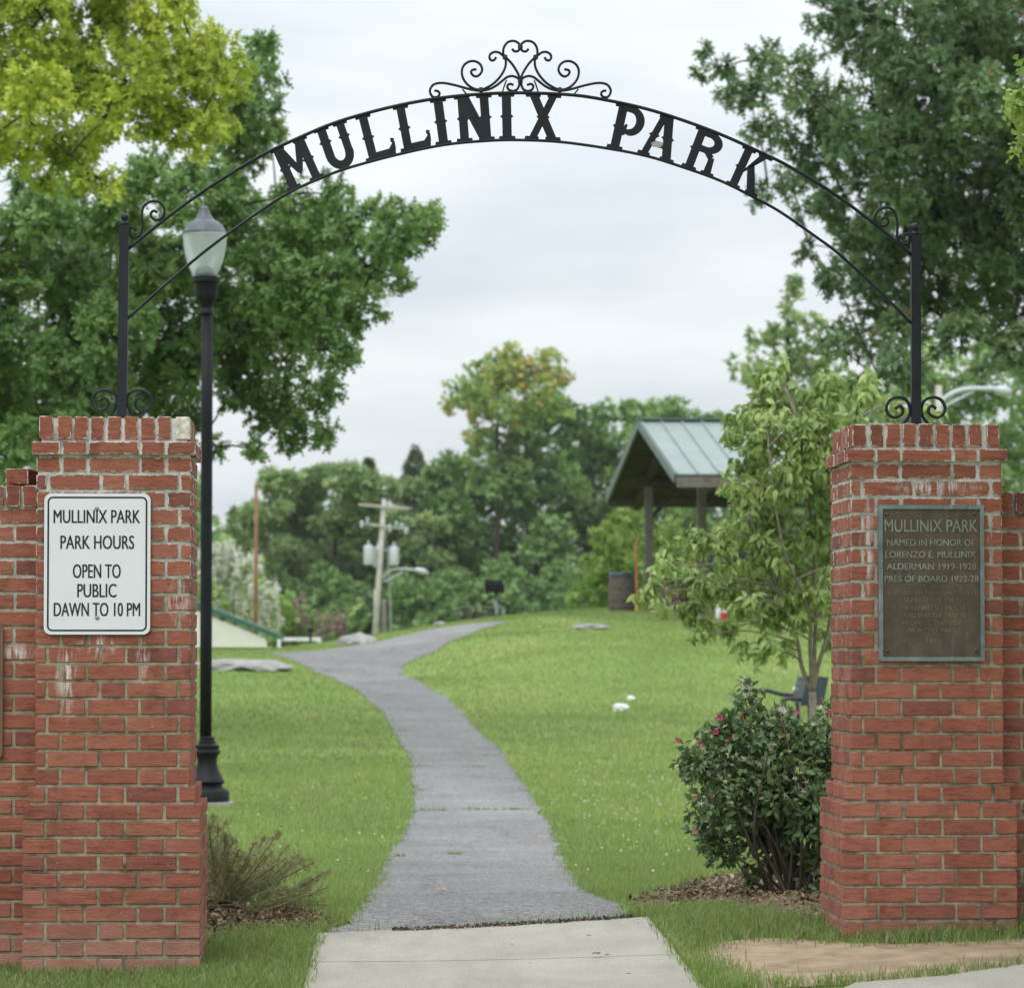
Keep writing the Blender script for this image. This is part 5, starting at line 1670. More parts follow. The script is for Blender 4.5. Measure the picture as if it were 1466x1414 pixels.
for (y0, y1) in ((yn, ym), (yf_, ym)):
    n = 14
    for i in range(n):        # standing-seam sheets
        u0, u1 = PVL * i / n, PVL * (i + 1) / n - .012
        mb = MB()
        c4 = [roof_pt(y0, u0), roof_pt(y0, u1), roof_pt(y1, u1), roof_pt(y1, u0)]
        t4 = [p + Vector((0, 0, .03)) for p in c4]
        mb.add(c4 + t4, [(0, 1, 2, 3), (7, 6, 5, 4), (0, 4, 5, 1), (1, 5, 6, 2), (2, 6, 7, 3), (3, 7, 4, 0)])
        mb.build("roof_sheet", M_roof, pav, fixn=True)
        mb = MB(); mb.beam(roof_pt(y0, u0, .045), roof_pt(y1, u0, .045), .03, .035); mb.build("seam", M_roof, pav)
    n = 18
    for i in range(n):        # ceiling boards
        f0, f1 = i / n, (i + 1) / n - .006
        ya, yb_ = y0 + (y1 - y0) * f0, y0 + (y1 - y0) * f1
        mb = MB()
        c4 = [roof_pt(ya, .05, -.06), roof_pt(ya, PVL - .05, -.06), roof_pt(yb_, PVL - .05, -.06), roof_pt(yb_, .05, -.06)]
        t4 = [p + Vector((0, 0, .035)) for p in c4]
        mb.add(c4 + t4, [(0, 1, 2, 3), (7, 6, 5, 4), (0, 4, 5, 1), (1, 5, 6, 2), (2, 6, 7, 3), (3, 7, 4, 0)])
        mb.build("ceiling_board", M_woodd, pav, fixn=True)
    for u in (-.03, PVL + .03):
        mb = MB(); mb.beam(roof_pt(y0, u, -.06), roof_pt(y1, u, -.04), .05, .17); mb.build("barge_board", M_trim, pav)
    mb = MB(); mb.beam(roof_pt(y0, 0, -.13), roof_pt(y0, PVL, -.13), .05, .20); mb.build("fascia", M_wood, pav)
    for u in (.6, 2.8, 5.0):   # sloping beams
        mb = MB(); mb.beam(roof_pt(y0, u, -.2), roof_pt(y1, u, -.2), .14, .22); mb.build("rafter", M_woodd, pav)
mb = MB(); mb.beam(roof_pt(ym, -.05, .055), roof_pt(ym, PVL + .05, .055), .34, .05); mb.build("ridge_cap", M_trim, pav)
yr1, yr2 = 70.3 - GATE_D, 75.6 - GATE_D
p1x, p2x = at(922, 800, 75.6).x, at(1005, 800, 70.3).x
for (x0, yy) in ((p2x, yr1), (p1x + .1, yr2)):
    zt_ = ze + (zr - ze) * (1 - abs(yy - ym) / (ym - yn)) - .22
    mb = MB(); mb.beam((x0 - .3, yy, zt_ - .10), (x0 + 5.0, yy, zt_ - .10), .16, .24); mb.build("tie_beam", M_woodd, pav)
    for k in range(3):
        x = x0 + k * 2.3
        mb = MB(); mb.box(x - .085, x + .085, yy - .085, yy + .085, hz(x, yy) - .05, zt_ - .20); mb.build("post", M_wood, pav)
        for s in (1,):
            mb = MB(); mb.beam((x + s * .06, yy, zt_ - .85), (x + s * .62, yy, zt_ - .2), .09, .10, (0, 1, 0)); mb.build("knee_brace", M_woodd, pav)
# picnic table and things under the roof
def picnic_table(label, x, y, grp):
    z = hz(x, y)
    t = thing("picnic_table", label, "table", (x, y, z), grp)
    for i in range(5):
        mb = MB(); mb.box(x - .9, x + .9, y - .37 + i * .15, y - .37 + i * .15 + .138, z + .72, z + .76); mb.build("top_board", M_wood, t)
    for s in (-1, 1):
        for i in range(2):
            yy = y + s * (.62 + i * .14)
            mb = MB(); mb.box(x - .9, x + .9, yy - .065, yy + .065, z + .43, z + .47); mb.build("seat_board", M_wood, t)
    for sx_ in (-.65, .65):
        for s in (-1, 1):
            mb = MB(); mb.beam((x + sx_, y + s * .70, z), (x + sx_, y + s * .25, z + .72), .05, .10); mb.build("leg", M_wood, t)
        mb = MB(); mb.box(x + sx_ + .03, x + sx_ + .07, y - .75, y + .75, z + .36, z + .43); mb.build("cross_rail", M_wood, t)
picnic_table("grey picnic table under the pavilion seen through the dogwood", at(1075, 860, 72).x, 72.6 - GATE_D, None)
M_wht = simple_mat("white_plastic", (0.72, 0.73, 0.76), .4, 0, .05, 5, 0)
M_red = simple_mat("red_plastic", (0.55, 0.05, 0.045), .4, 0, .1, 5, 0)
M_blue = simple_mat("blue_plastic", (0.03, 0.09, 0.36), .45, 0, .1, 5, 0)
def jug(label, px, py, D, w, h, body, lid):
    b_ = on_ground(px, py, D)
    t = thing("drink_jug", label, "jug", b_)
    mb = MB(); mb.lathe(b_, [(w * .46, 0), (w * .5, .02), (w * .5, h * .7), (w * .42, h * .78)], 16); mb.build("body", body, t, smooth='auto')
    mb = MB(); mb.lathe(b_, [(w * .36, h * .775), (w * .36, h * .92), (w * .30, h)], 14); mb.build("lid", lid, t, smooth='auto')
jug("white jug on the grass under the pavilion edge", 1029, 872, 69.5, .12, .28, M_wht, M_wht)
jug("red jug next to the white one under the pavilion edge", 1036.5, 872, 69.4, .13, .18, M_red, M_wht)
bx_ = at(1017, 785, 71.5)
bag = thing("blue_bag", "blue bag hanging on the pavilion post", "bag", bx_)
mb = MB(); mb.prism([(bx_.x - .10, bx_.z - .26), (bx_.x + .11, bx_.z - .24), (bx_.x + .08, bx_.z), (bx_.x - .06, bx_.z)], bx_.y - .08, bx_.y + .08); mb.build("pouch", M_blue, bag, fixn=True)
mb = MB(); mb.tube([bx_ + Vector((-.05, 0, 0)), bx_ + Vector((-.03, 0, .14)), bx_ + Vector((.03, 0, .14)), bx_ + Vector((.06, 0, 0))], .008, 5); mb.build("strap", M_blue, bag)

# barrels and the orange stake
M_barrel = simple_mat("weathered_barrel_staves", (0.110, 0.085, 0.070), .8, 0, .3, 8, .4)
M_barrel2 = simple_mat("reddish_barrel_staves", (0.150, 0.085, 0.075), .8, 0, .3, 8, .4)
M_hoop = simple_mat("grey_hoop", (0.12, 0.11, 0.105), .6, .4, .3, 20, .2)
M_liner = simple_mat("dark_liner", (0.035, 0.045, 0.065), .4, 0, .2, 8, .1)
def barrel(label, px, D, w, h, mat):
    b_ = on_ground(px, 872, D)
    t = thing("litter_barrel", label, "barrel", b_, "wooden litter barrels")
    n = 20; prof = [(.46, 0), (.49, .25), (.5, .5), (.49, .75), (.46, .96)]
    for i in range(n):
        a0, a1 = 2 * math.pi * i / n + .012, 2 * math.pi * (i + 1) / n - .012
        mb = MB(); V = []
        for (r, zz) in prof:
            for rr2 in (r, r - .04):
                for a in (a0, a1):
                    V.append((b_.x + w * rr2 * math.cos(a), b_.y + w * rr2 * math.sin(a), b_.z + h * zz))
        F = []
        for k in range(len(prof) - 1):
            o_ = k * 4
            F += [(o_, o_ + 1, o_ + 5, o_ + 4), (o_ + 3, o_ + 2, o_ + 6, o_ + 7), (o_ + 2, o_, o_ + 4, o_ + 6), (o_ + 1, o_ + 3, o_ + 7, o_ + 5)]
        F += [(0, 2, 3, 1), (16, 17, 19, 18)]
        mb.add(V, F); mb.build("stave", mat, t, fixn=True)
    for zz, r in ((.1, .478), (.32, .498), (.66, .498), (.90, .472)):
        mb = MB(); mb.lathe((b_.x, b_.y, b_.z + h * zz), [(w * r + .003, 0), (w * (r + .012), .004), (w * (r + .012), .04), (w * r + .003, .044)], 24); mb.build("hoop", M_hoop, t, smooth='auto')
    mb = MB(); mb.lathe((b_.x, b_.y, b_.z + h * .9), [(w * .40, 0), (w * .475, .05), (w * .47, .14), (w * .41, .15), (w * .38, .05)], 20); mb.build("bin_liner", M_liner, t, smooth=True)
barrel("dark wooden litter barrel left of the pavilion post", 890.5, 73.5, .56, .70, M_barrel)
barrel("reddish wooden barrel half hidden behind the dogwood leaves", 968, 73.0, .58, .68, M_barrel2)
M_or = simple_mat("orange_stake_paint", (0.42, 0.15, 0.05), .6, 0, .2, 8, .1)
b_ = on_ground(912, 872, 72.2)
st_ = thing("marker_stake", "thin orange stake standing between the barrel and the pavilion post", "stake", b_)
mb = MB(); mb.tube([b_ - Vector((0, 0, .05)), Vector((b_.x - .01, b_.y, at(911, 772, 72.2).z))], .022, 8); mb.build("rod", M_or, st_)
mb = MB(); mb.tube([b_ + Vector((0, 0, .02)), b_ + Vector((0, 0, .16))], .034, 8); mb.build("yellow_foot", simple_mat("yellow_sleeve", (.55, .33, .05), .6), st_)

# charcoal grill
GD = 74.5
b_ = on_ground(711.5, 884, GD)
gr = thing("charcoal_grill", "black park charcoal grill on a grey post at the crest", "grill", b_)
M_post = simple_mat("galvanised_post", (0.27, 0.30, 0.31), .5, .3, .2, 10, .1)
z1 = at(710, 853, GD).z
mb = MB(); mb.tube([b_ - Vector((0, 0, .1)), Vector((b_.x - .02, b_.y, z1))], .035, 12); mb.build("post", M_post, gr, smooth=True)
mb = MB(); mb.tube([(b_.x - .02, b_.y, z1), (b_.x - .02, b_.y, at(710, 848, GD).z)], .028, 10); mb.build("swivel", M_lampblk, gr, smooth=True)
x0, x1_ = at(694, 840, GD).x, at(721.5, 840, GD).x; zb_, zt_ = at(700, 848, GD).z, at(700, 830, GD).z
mb = MB()
mb.box(x0, x1_, b_.y - .20, b_.y + .20, zb_, zb_ + .02); mb.box(x0, x0 + .015, b_.y - .2, b_.y + .2, zb_ + .02, zt_); mb.box(x1_ - .015, x1_, b_.y - .2, b_.y + .2, zb_ + .02, zb_ + .15)
mb.box(x0 + .015, x1_ - .015, b_.y + .185, b_.y + .2, zb_ + .02, zt_); mb.box(x0 + .015, x1_ - .015, b_.y - .2, b_.y - .185, zb_ + .02, zb_ + .2)
mb.build("fire_box", M_lampblk, gr)
for i in range(9):
    y = b_.y - .17 + i * .0425
    mb = MB(); mb.tube([(x0 + .02, y, zt_ - .06), (x1_ + .02, y, zt_ - .06)], .006, 5); mb.build("grate_bar", M_hoop, gr)
mb = MB(); mb.tube([(x1_, b_.y - .1, zt_ - .06), (x1_ + .14, b_.y - .1, zt_ - .03), (x1_ + .14, b_.y + .1, zt_ - .03), (x1_, b_.y + .1, zt_ - .06)], .009, 6); mb.build("handle", M_rust, gr)

# low grey frame behind the grill
FD = 92
fr_ = thing("metal_frame", "low grey metal frame with netting just behind the charcoal grill", "goal frame", on_ground(688, 890, FD))
zt_ = at(688, 869.5, FD).z; zb_ = hz(at(688, 880, FD).x, FD - GATE_D)
xs_ = [at(p, 870, FD).x for p in (656, 674, 703, 721)]
yy = FD - GATE_D
for i, x in enumerate(xs_):
    mb = MB(); mb.tube([(x, yy, zb_ - .05), (x, yy, zt_)], .03 if i in (0, 3) else .018, 8); mb.build("upright", M_post if i == 3 else M_hoop, fr_)
mb = MB(); mb.tube([(xs_[0], yy, zt_), (xs_[-1], yy, zt_)], .022, 8); mb.build("top_bar", M_hoop, fr_)
mb = MB()
nk = 22
for i in range(nk):
    x = xs_[0] + (xs_[-1] - xs_[0]) * i / nk
    mb.beam((x, yy + .02, zb_), (x, yy + .02, zt_), .006, .006)
for i in range(8):
    z = zb_ + (zt_ - zb_) * i / 8
    mb.beam((xs_[0], yy + .03, z), (xs_[-1], yy + .03, z), .006, .006)
mb.build("netting", M_hoop, fr_)

# bench behind the rose bush
BD = 38.0
M_benchg = simple_mat("blue_grey_slat", (0.040, 0.052, 0.063), .6, 0, .15, 10, .1)
M_tube = simple_mat("black_tube", (0.030, 0.028, 0.033), .45, 0, .2, 10, .05)
bb = on_ground(1140, 1000, BD)
bench = thing("park_bench", "dark park bench with curved tube arms half hidden behind the rose bush", "bench", bb)
B = lambda px, py, dd=0.0: at(px, py, BD + dd)
for dd, (sh, up_) in ((0.0, (0, 0)), (1.0, (0, 0))):
    yo = dd
    pts = [B(1153, 997), B(1135, 995), B(1115, 990), B(1104, 989), B(1097, 994), B(1094, 1004), B(1093, 1030)]
    if dd == 0: pts = [B(1150, 1001), B(1132, 999.5), B(1124, 1001), B(1119.5, 1006), B(1118, 1030)]
    bz = pts[-1].copy(); bz.y += yo
    pts = [p + Vector((0, yo, 0)) for p in pts]
    pts.append(Vector((pts[-1].x, pts[-1].y, hz(pts[-1].x, pts[-1].y))))
    mb = MB(); mb.tube(catmull(pts, 4), .022, 8); mb.build("arm", M_tube, bench, smooth=True)
    q = [B(1158, 1002) + Vector((0, yo, 0)), B(1160, 1030) + Vector((0, yo, 0))]; q.append(Vector((q[-1].x, q[-1].y, hz(q[-1].x, q[-1].y))))
    mb = MB(); mb.tube(q, .022, 8); mb.build("rear_leg", M_tube, bench, smooth=True)
for i in range(4):        # back slats, leaning back to the right
    t0, t1 = i / 4, (i + .9) / 4
    a = B(1146, 1006).lerp(B(1156, 968), t0); c_ = B(1146, 1006).lerp(B(1156, 968), t1)
    mb = MB()
    V = [a + Vector((0, -.05, 0)), a + Vector((.30 * 0 + .03, 1.05, 0)), c_ + Vector((.03, 1.05, 0)), c_ + Vector((0, -.05, 0))]
    V += [p + Vector((.035, 0, 0)) for p in V]
    mb.add(V, [(0, 1, 2, 3), (7, 6, 5, 4), (0, 4, 5, 1), (1, 5, 6, 2), (2, 6, 7, 3), (3, 7, 4, 0)]); mb.build("back_slat", M_benchg, bench, fixn=True)
e0 = B(1145.5, 1010); e1 = B(1156, 967)
mb = MB(); V = [e0, B(1178, 1010), B(1186, 969), e1]; V += [p + Vector((0, -.03, 0)) for p in V]
mb.add(V, [(0, 1, 2, 3), (7, 6, 5, 4), (0, 4, 5, 1), (1, 5, 6, 2), (2, 6, 7, 3), (3, 7, 4, 0)]); mb.build("end_panel", M_benchg, bench, fixn=True)
for i in range(4):
    a = B(1105 + i * 11, 1030)
    mb = MB(); mb.box(a.x, a.x + .075, a.y - .03, a.y + 1.05, a.z - .03, a.z); mb.build("seat_slat", M_benchg, bench)

# ------------------------------------------------------------------ building, poles, goal, far fence
BLD = 110.0
M_siding = simple_mat("cream_siding", (0.66, 0.66, 0.58), .6, 0, .04, 3, 0)
M_groof = simple_mat("dark_green_roof_trim", (0.028, 0.105, 0.070), .5, 0, .15, 3, .05)
M_farbrick = simple_mat("far_red_brick", (0.33, 0.14, 0.095), .9, 0, .25, 6, .3)
bx0 = at(180, 925, BLD)
zs_ = at(300, 925.5, BLD).z; half = at(382, 920, BLD).x - bx0.x; zpk = at(180, 834, BLD).z; zc_ = at(381, 914, BLD).z
bz = hz(bx0.x, bx0.y)
bld = thing("park_building", "small park building with cream gable and dark green roof left of the path", "building", (bx0.x, bx0.y + 4, bz))
y0 = BLD - GATE_D
nb = 20                                                     # clapboards of the gable
tot = zpk - zs_
for i in range(nb):
    za, zb2 = zs_ + tot * i / nb, zs_ + tot * (i + .96) / nb
    def hw_(z): return half * min(1.0, (zpk - z) / (zpk - zc_))
    a, c_ = hw_(za), hw_(zb2)
    if c_ < .05: break
    mb = MB(); V = [(bx0.x - a, y0 - .02, za), (bx0.x + a, y0 - .02, za), (bx0.x + c_, y0, zb2), (bx0.x - c_, y0, zb2)]
    V += [(p[0], y0 + .06, p[2]) for p in V]
    mb.add(V, [(0, 1, 2, 3), (7, 6, 5, 4), (0, 4, 5, 1), (1, 5, 6, 2), (2, 6, 7, 3), (3, 7, 4, 0)]); mb.build("clapboard", M_siding, bld, fixn=True)
for s in (-1, 1):
    sl = (zpk - zc_) / half
    ov = half + .34
    a = Vector((bx0.x, y0 - .12, zpk + .12)); c_ = Vector((bx0.x + s * ov, y0 - .12, zpk + .12 - sl * ov))
    mb = MB(); V = [a, c_, c_ + Vector((0, 10, 0)), a + Vector((0, 10, 0))]; V = V + [p + Vector((0, 0, .16)) for p in V]
    mb.add(V, [(3, 2, 1, 0), (4, 5, 6, 7), (0, 1, 5, 4), (1, 2, 6, 5), (2, 3, 7, 6), (3, 0, 4, 7)]); mb.build("roof", M_groof, bld, fixn=True)
inset = at(331, 930, BLD).x - bx0.x
mb = MB(); mb.box(bx0.x - inset, bx0.x + inset, y0 + .35, y0 + 9.5, bz - .2, zs_ - .05); mb.build("wall", M_farbrick, bld)
mb = MB(); mb.box(bx0.x - half + .05, bx0.x + half - .05, y0 + .061, y0 + 9.7, zs_ - .045, zs_ + .02); mb.build("soffit", M_siding, bld)
for s in (-1, 1):
    mb = MB(); mb.box(bx0.x + s * (half - .3) - .08, bx0.x + s * (half - .3) + .08, y0 + 2.2, y0 + 2.36, bz - .1, zs_ - .046); mb.build("porch_post", M_wood, bld)
mb = MB(); mb.box(bx0.x - .5, bx0.x + .5, y0 + .30, y0 + .349, bz, bz + 2.05); dr_ = mb.build("door", M_groof, bld)
mb = MB(); mb.box(bx0.x + .36, bx0.x + .40, y0 + .25, y0 + .299, bz + 1.0, bz + 1.12); mb.build("handle", M_post, dr_)

M_pole = simple_mat("grey_utility_pole", (0.45, 0.425, 0.385), .9, 0, .2, 4, .3)
M_brownp = simple_mat("brown_wood_pole", (0.235, 0.120, 0.062), .85, 0, .2, 4, .2)
bp = on_ground(366, 930, 124)
pp = thing("wooden_pole", "slim bare brown wooden pole rising in front of the white myrtle", "pole", bp)
mb = MB(); tp = at(365.5, 697, 124); mb.tube([bp - Vector((0, 0, .2)), (bp.x, bp.y, tp.z)], [.085, .055], 12); mb.build("shaft", M_brownp, pp, smooth=True)
mb = MB(); mb.lathe((bp.x, bp.y, tp.z), [(.06, 0), (.065, .03), (.03, .08), (.005, .09)], 10); mb.build("cap", M_brownp, pp, smooth=True)

UD = 200.0
ub = at(537, 930, UD); ub = Vector((ub.x, ub.y, hz(ub.x, ub.y)))
U = lambda px, py, dd=0.0: at(px, py, UD + dd)
up_ = thing("utility_pole", "leaning grey utility pole with crossarms transformers and a street light", "utility pole", ub)
u0 = U(533, 960); u0 = Vector((u0.x, u0.y, ub.z - .2))
mb = MB(); mb.tube([u0, U(550, 714)], [.19, .125], 12); mb.build("shaft", M_pole, up_, smooth=True)
mb = MB(); mb.tube([U(536.5, 906), U(538.5, 844)], [.11, .11], 8); mb.build("conduit", M_pole, up_, smooth=True)
for (x0, y0_, x1_, y1_) in ((513, 722, 586.5, 727.5), (517, 749, 583, 757)):
    mb = MB(); mb.beam(U(x0, y0_, -.2), U(x1_, y1_, -.2), .12, .13, (0, 1, 0)); mb.build("crossarm", M_pole, up_)
M_ins = simple_mat("grey_insulator", (0.46, 0.50, 0.55), .4, 0, .1, 10, 0)
for (ix, iy0, iy1, r) in ((518, 745, 756, 3.2), (526, 740, 750, 2.2), (558, 750, 762, 2.6), (567.5, 746, 754, 2.2), (575.5, 748, 756, 2.2), (581.5, 754, 765, 3.2)):
    a = U(ix, iy1, -.35); c_ = U(ix, iy0, -.35); rr_ = r / pxm(UD)
    mb = MB(); h_ = c_.z - a.z; mb.lathe(a, [(rr_ * .4, 0), (rr_ * .6, h_ * .1), (rr_ * .9, h_ * .3), (rr_ * .6, h_ * .45), (rr_, h_ * .6), (rr_ * .7, h_ * .8), (rr_ * .3, h_)], 10); mb.build("insulator", M_ins, up_, smooth=True)
M_can = simple_mat("pale_transformer", (0.50, 0.54, 0.57), .5, .1, .06, 4, 0)
for (tx, ty0, ty1, w, dd) in ((527.5, 808, 780, 7, -.3), (541, 812, 783, 6.5, .4), (564, 809, 782, 7, -.3)):
    a = U(tx, ty0, dd); c_ = U(tx, ty1, dd); h_ = c_.z - a.z; rr_ = w / pxm(UD)
    mb = MB(); mb.lathe(a, [(rr_ * .9, 0), (rr_, .05), (rr_, h_ * .9), (rr_ * .95, h_ * .95), (rr_ * .5, h_)], 18); tr = mb.build("transformer", M_can, up_, smooth='auto')
    mb = MB(); mb.lathe((a.x, a.y, c_.z), [(.05, 0), (.08, .06), (.05, .12), (.03, .24)], 8); mb.build("bushing", M_ins, tr, smooth=True)
mb = MB(); mb.beam(U(528, 787, -.05), U(564, 788, -.05), .1, .12, (0, 1, 0)); mb.build("mounting_bar", M_post, up_)
M_pale = simple_mat("pale_lamp_metal", (0.48, 0.51, 0.55), .45, .3, .08, 5, 0)
mb = MB(); mb.tube(catmull([U(548, 828, -.2), U(556, 818, -.3), U(570, 814, -.4), U(594, 815.5, -.5)], 5), .05, 8); mb.build("lamp_arm", M_pale, up_, smooth=True)
mb = MB(); mb.tube(catmull([U(549, 833, -.2), U(562, 827, -.3), U(577, 818, -.4)], 5), .04, 8); mb.build("lamp_arm", M_pale, up_, smooth=True)
mb = MB(); mb.tube([U(592, 815, -.5), U(598, 815.5, -.5), U(606, 818, -.5), U(614, 821.5, -.5)], [.06, .15, .19, .05], 10); mb.build("lamp_head", M_pale, up_, smooth=True)
gw = on_ground(562, 930, 203)
g_ = thing("guy_wire", "pale guy wire slanting down from the leaning utility pole", "wire", gw)
mb = MB(); mb.tube([U(551, 755, .2), U(556, 810, 1.2), Vector((U(563, 900, 3).x, gw.y, gw.z))], [.02, .035, .05], 6); mb.build("cable", M_pale, g_)
sb = on_ground(550, 930, 206)
s_ = thing("wooden_stub_pole", "short brown pole stub beside the leaning utility pole", "pole", sb)
mb = MB(); mb.tube([sb - Vector((0, 0, .2)), Vector((sb.x, sb.y, at(549.5, 860, 206).z))], [.13, .12], 10); mb.build("shaft", M_wood, s_, smooth=True)
mb = MB(); mb.tube([Vector((sb.x, sb.y, at(549.5, 860, 206).z - .001)), Vector((sb.x, sb.y, at(549.5, 859, 206).z))], [.125, .10], 10); mb.build("cap", M_pole, s_)

SD = 120.0
sl = on_ground(1343, 930, SD)
S_ = lambda px, py, dd=0.0: at(px, py, SD + dd)
sv = thing("bracket_street_light", "white bracket street light on a pole behind the right pillar", "street light", sl)
mb = MB(); mb.tube([sl - Vector((0, 0, .2)), Vector((S_(1344, 552).x, sl.y, S_(1344, 552).z))], [.17, .11], 12); mb.build("pole", M_pole, sv, smooth=True)
mb = MB(); mb.tube(catmull([S_(1346, 580), S_(1354, 569), S_(1371, 560), S_(1390, 556.5), S_(1410, 556.5), S_(1426, 556.5)], 5), .085, 10); mb.build("bracket_arm", M_pale, sv, smooth=True)
mb = MB(); mb.tube([S_(1347, 585), S_(1352, 582), S_(1394, 560)], .045, 8); mb.build("bracket_arm", M_pale, sv, smooth=True)
mb = MB(); mb.tube([S_(1424, 557), S_(1429, 558), S_(1438, 560), S_(1446, 561), S_(1449, 561)], [.09, .17, .20, .14, .03], 10); mb.build("lamp_head", M_pale, sv, smooth=True)

# soccer goal and wire fence far left
QD = 130.0
q0 = on_ground(428, 930, QD)
goal = thing("soccer_goal", "small white goal frame on the low field left of the path", "goal", q0)
zt_ = at(428, 914.5, QD).z
xa2, xb2 = at(399.5, 915, QD).x, at(457, 915, QD).x
for x in (xa2, xb2):
    mb = MB(); mb.box(x - .06, x + .06, q0.y - .06, q0.y + .06, hz(x, q0.y) - .05, zt_ + .06); mb.build("goal_post", M_wht, goal)
    mb = MB(); mb.beam((x, q0.y + .05, zt_), (x, q0.y + 1.0, hz(x, q0.y + 1)), .04, .04); mb.build("rear_stay", M_wht, goal)
mb = MB(); mb.box(xa2 + .061, xb2 - .061, q0.y - .058, q0.y + .058, zt_ - .06, zt_ + .058); mb.build("crossbar", M_wht, goal)
ED = 152.0
e0 = on_ground(420, 930, ED)
fence = thing("wire_fence", "black wire mesh fence behind the white goal", "fence", e0)
zt_ = at(450, 908, ED).z
exs = [at(p, 910, ED).x for p in range(330, 560, 24)]
for x in exs:
    mb = MB(); mb.tube([(x, e0.y, hz(x, e0.y) - .1), (x, e0.y, zt_)], .035, 6); mb.build("post", M_lampblk, fence)
mb = MB(); mb.tube([(exs[0], e0.y, zt_), (exs[-1], e0.y, zt_)], .028, 6); mb.build("top_rail", M_lampblk, fence)
mb = MB()
zb_ = hz(exs[4], e0.y)
nn = 120
for i in range(nn):
    x = exs[0] + (exs[-1] - exs[0]) * i / nn
    for s in (-1, 1):
        mb.beam((x, e0.y + .02 * s, zb_), (x + s * (zt_ - zb_) * .6, e0.y + .02 * s, zt_), .012, .006)
mb.build("wire_mesh", M_lampblk, fence)
pb = on_ground(444.5, 930, 128)
bl = thing("bollard_light", "short black bollard light standing before the white goal", "bollard", pb)
mb = MB(); zq = at(444, 905, 128).z; mb.tube([pb - Vector((0, 0, .1)), Vector((pb.x, pb.y, zq))], .05, 10); mb.build("shaft", M_lampblk, bl, smooth=True)
mb = MB(); mb.lathe((pb.x, pb.y, zq), [(.06, 0), (.12, .03), (.12, .14), (.04, .2)], 12); mb.build("head", M_lampblk, bl, smooth='auto')

# ------------------------------------------------------------------ rocks and litter
M_rock = simple_mat("grey_outcrop", (0.27, 0.26, 0.245), .95, 0, .35, 3.5, .9)
def lump(name, label, cat, mat, c, rx, ry, rz, seed, amp=.22, grp=None, sub=3):
    rg = np.random.default_rng(seed)
    bm = bmesh.new(); bmesh.ops.create_icosphere(bm, subdivisions=sub, radius=1)
    ph = rg.uniform(0, 6, 9); fr = rg.uniform(1.5, 4.5, 9)
    for v in bm.verts:
        p = v.co
        f = 1 + amp * (math.sin(fr[0] * p.x + ph[0]) * math.sin(fr[1] * p.y + ph[1]) + .6 * math.sin(fr[2] * 2 * p.x + ph[2]) * math.sin(fr[3] * 2 * p.z + ph[3]) + .5 * math.sin(fr[4] * 3 * p.y + ph[4]))
        v.co = Vector((p.x * rx * f, p.y * ry * f, p.z * rz * f))
    me = bpy.data.meshes.new(name); bm.to_mesh(me); bm.free()
    me.polygons.foreach_set("use_smooth", [True] * len(me.polygons))
    me.set_sharp_from_angle(angle=R(28))
    o = link(name, me, mat, None, c)
    return prop(o, label, cat, grp)
for k, (lab, px, py, D, w, h, dp) in enumerate([("grey rock beside the left fork of the path", 512, 913, 72.5, 62, 19, .7), ("flat grey rock slab in the right lawn below the barrel", 850, 896, 66.5, 62, 8, .8),
                                               ("small grey rock at the top bend of the path", 630, 892, 77, 18, 6, .3), ("long flat grey rock slab on the left lawn behind the lamp post", 335, 949, 60, 140, 17, 1.0)]):
    p = ground_hit(px, py + h * .5)
    lump("rock", lab, "rock", M_rock, (p.x, p.y + dp * .5, p.z + .01), w / 2 / pxm(D), dp, h * .75 / pxm(D), 140 + k, .16, "rocks in the lawn")
M_paper = simple_mat("white_paper", (0.80, 0.80, 0.80), .8, 0, .04, 20, .3)
for k, (lab, px, py, w, h) in enumerate([("larger crumpled white litter on the right lawn", 890, 1017, 20, 10), ("smaller crumpled white litter behind the larger piece", 904, 1003, 12, 7), ("white litter on the lawn beside the bench back", 1139, 989, 8, 6)]):
    p = ground_hit(px, py); D = p.y + GATE_D
    lump("crumpled_litter", lab, "litter", M_paper, (p.x, p.y, p.z + h * .4 / pxm(D)), w / 2 / pxm(D), w / 2.5 / pxm(D), h / 2 / pxm(D) * 1.1, 150 + k, .33)
# dry leaves and bits on the walkway
M_dry = simple_mat("dry_leaf_brown", (0.12, 0.075, 0.05), .9, 0, .4, 40, .3)
M_dry2 = simple_mat("tan_leaf", (0.40, 0.24, 0.13), .9, 0, .3, 40, .3)
DRY = ['longest dark twig lying on the concrete walkway', 'round dark crumb touching the long twig on the concrete', 'dark curled leaf on the concrete above the long twig', 'small dark flake in the middle of the concrete slab', 'tiny dark speck near the concrete joint left of centre', 'tiny dark flake at the top right corner of the concrete', 'tiny dark flake just below the corner flake on the concrete', 'small dark flake low in the middle of the concrete', 'tan leaf on the asphalt just above the concrete', 'long tan leaf low on the left of the asphalt', 'long tan leaf at the right edge of the asphalt', 'small tan leaf in the seam of asphalt and concrete', 'dark flake at the bottom edge of the concrete', 'tiny dark speck at the upper left of the concrete', 'dark leaf in the seam right of centre', 'dark pebble-like flake on the dirt below the pillar', 'dark pebble-like flake on the dirt near the walkway', 'dark bark chip at the left of the mulch bed', 'second dark bark chip in the mulch bed nearer the bush', 'tan leaf at the right asphalt edge nearer the gate']
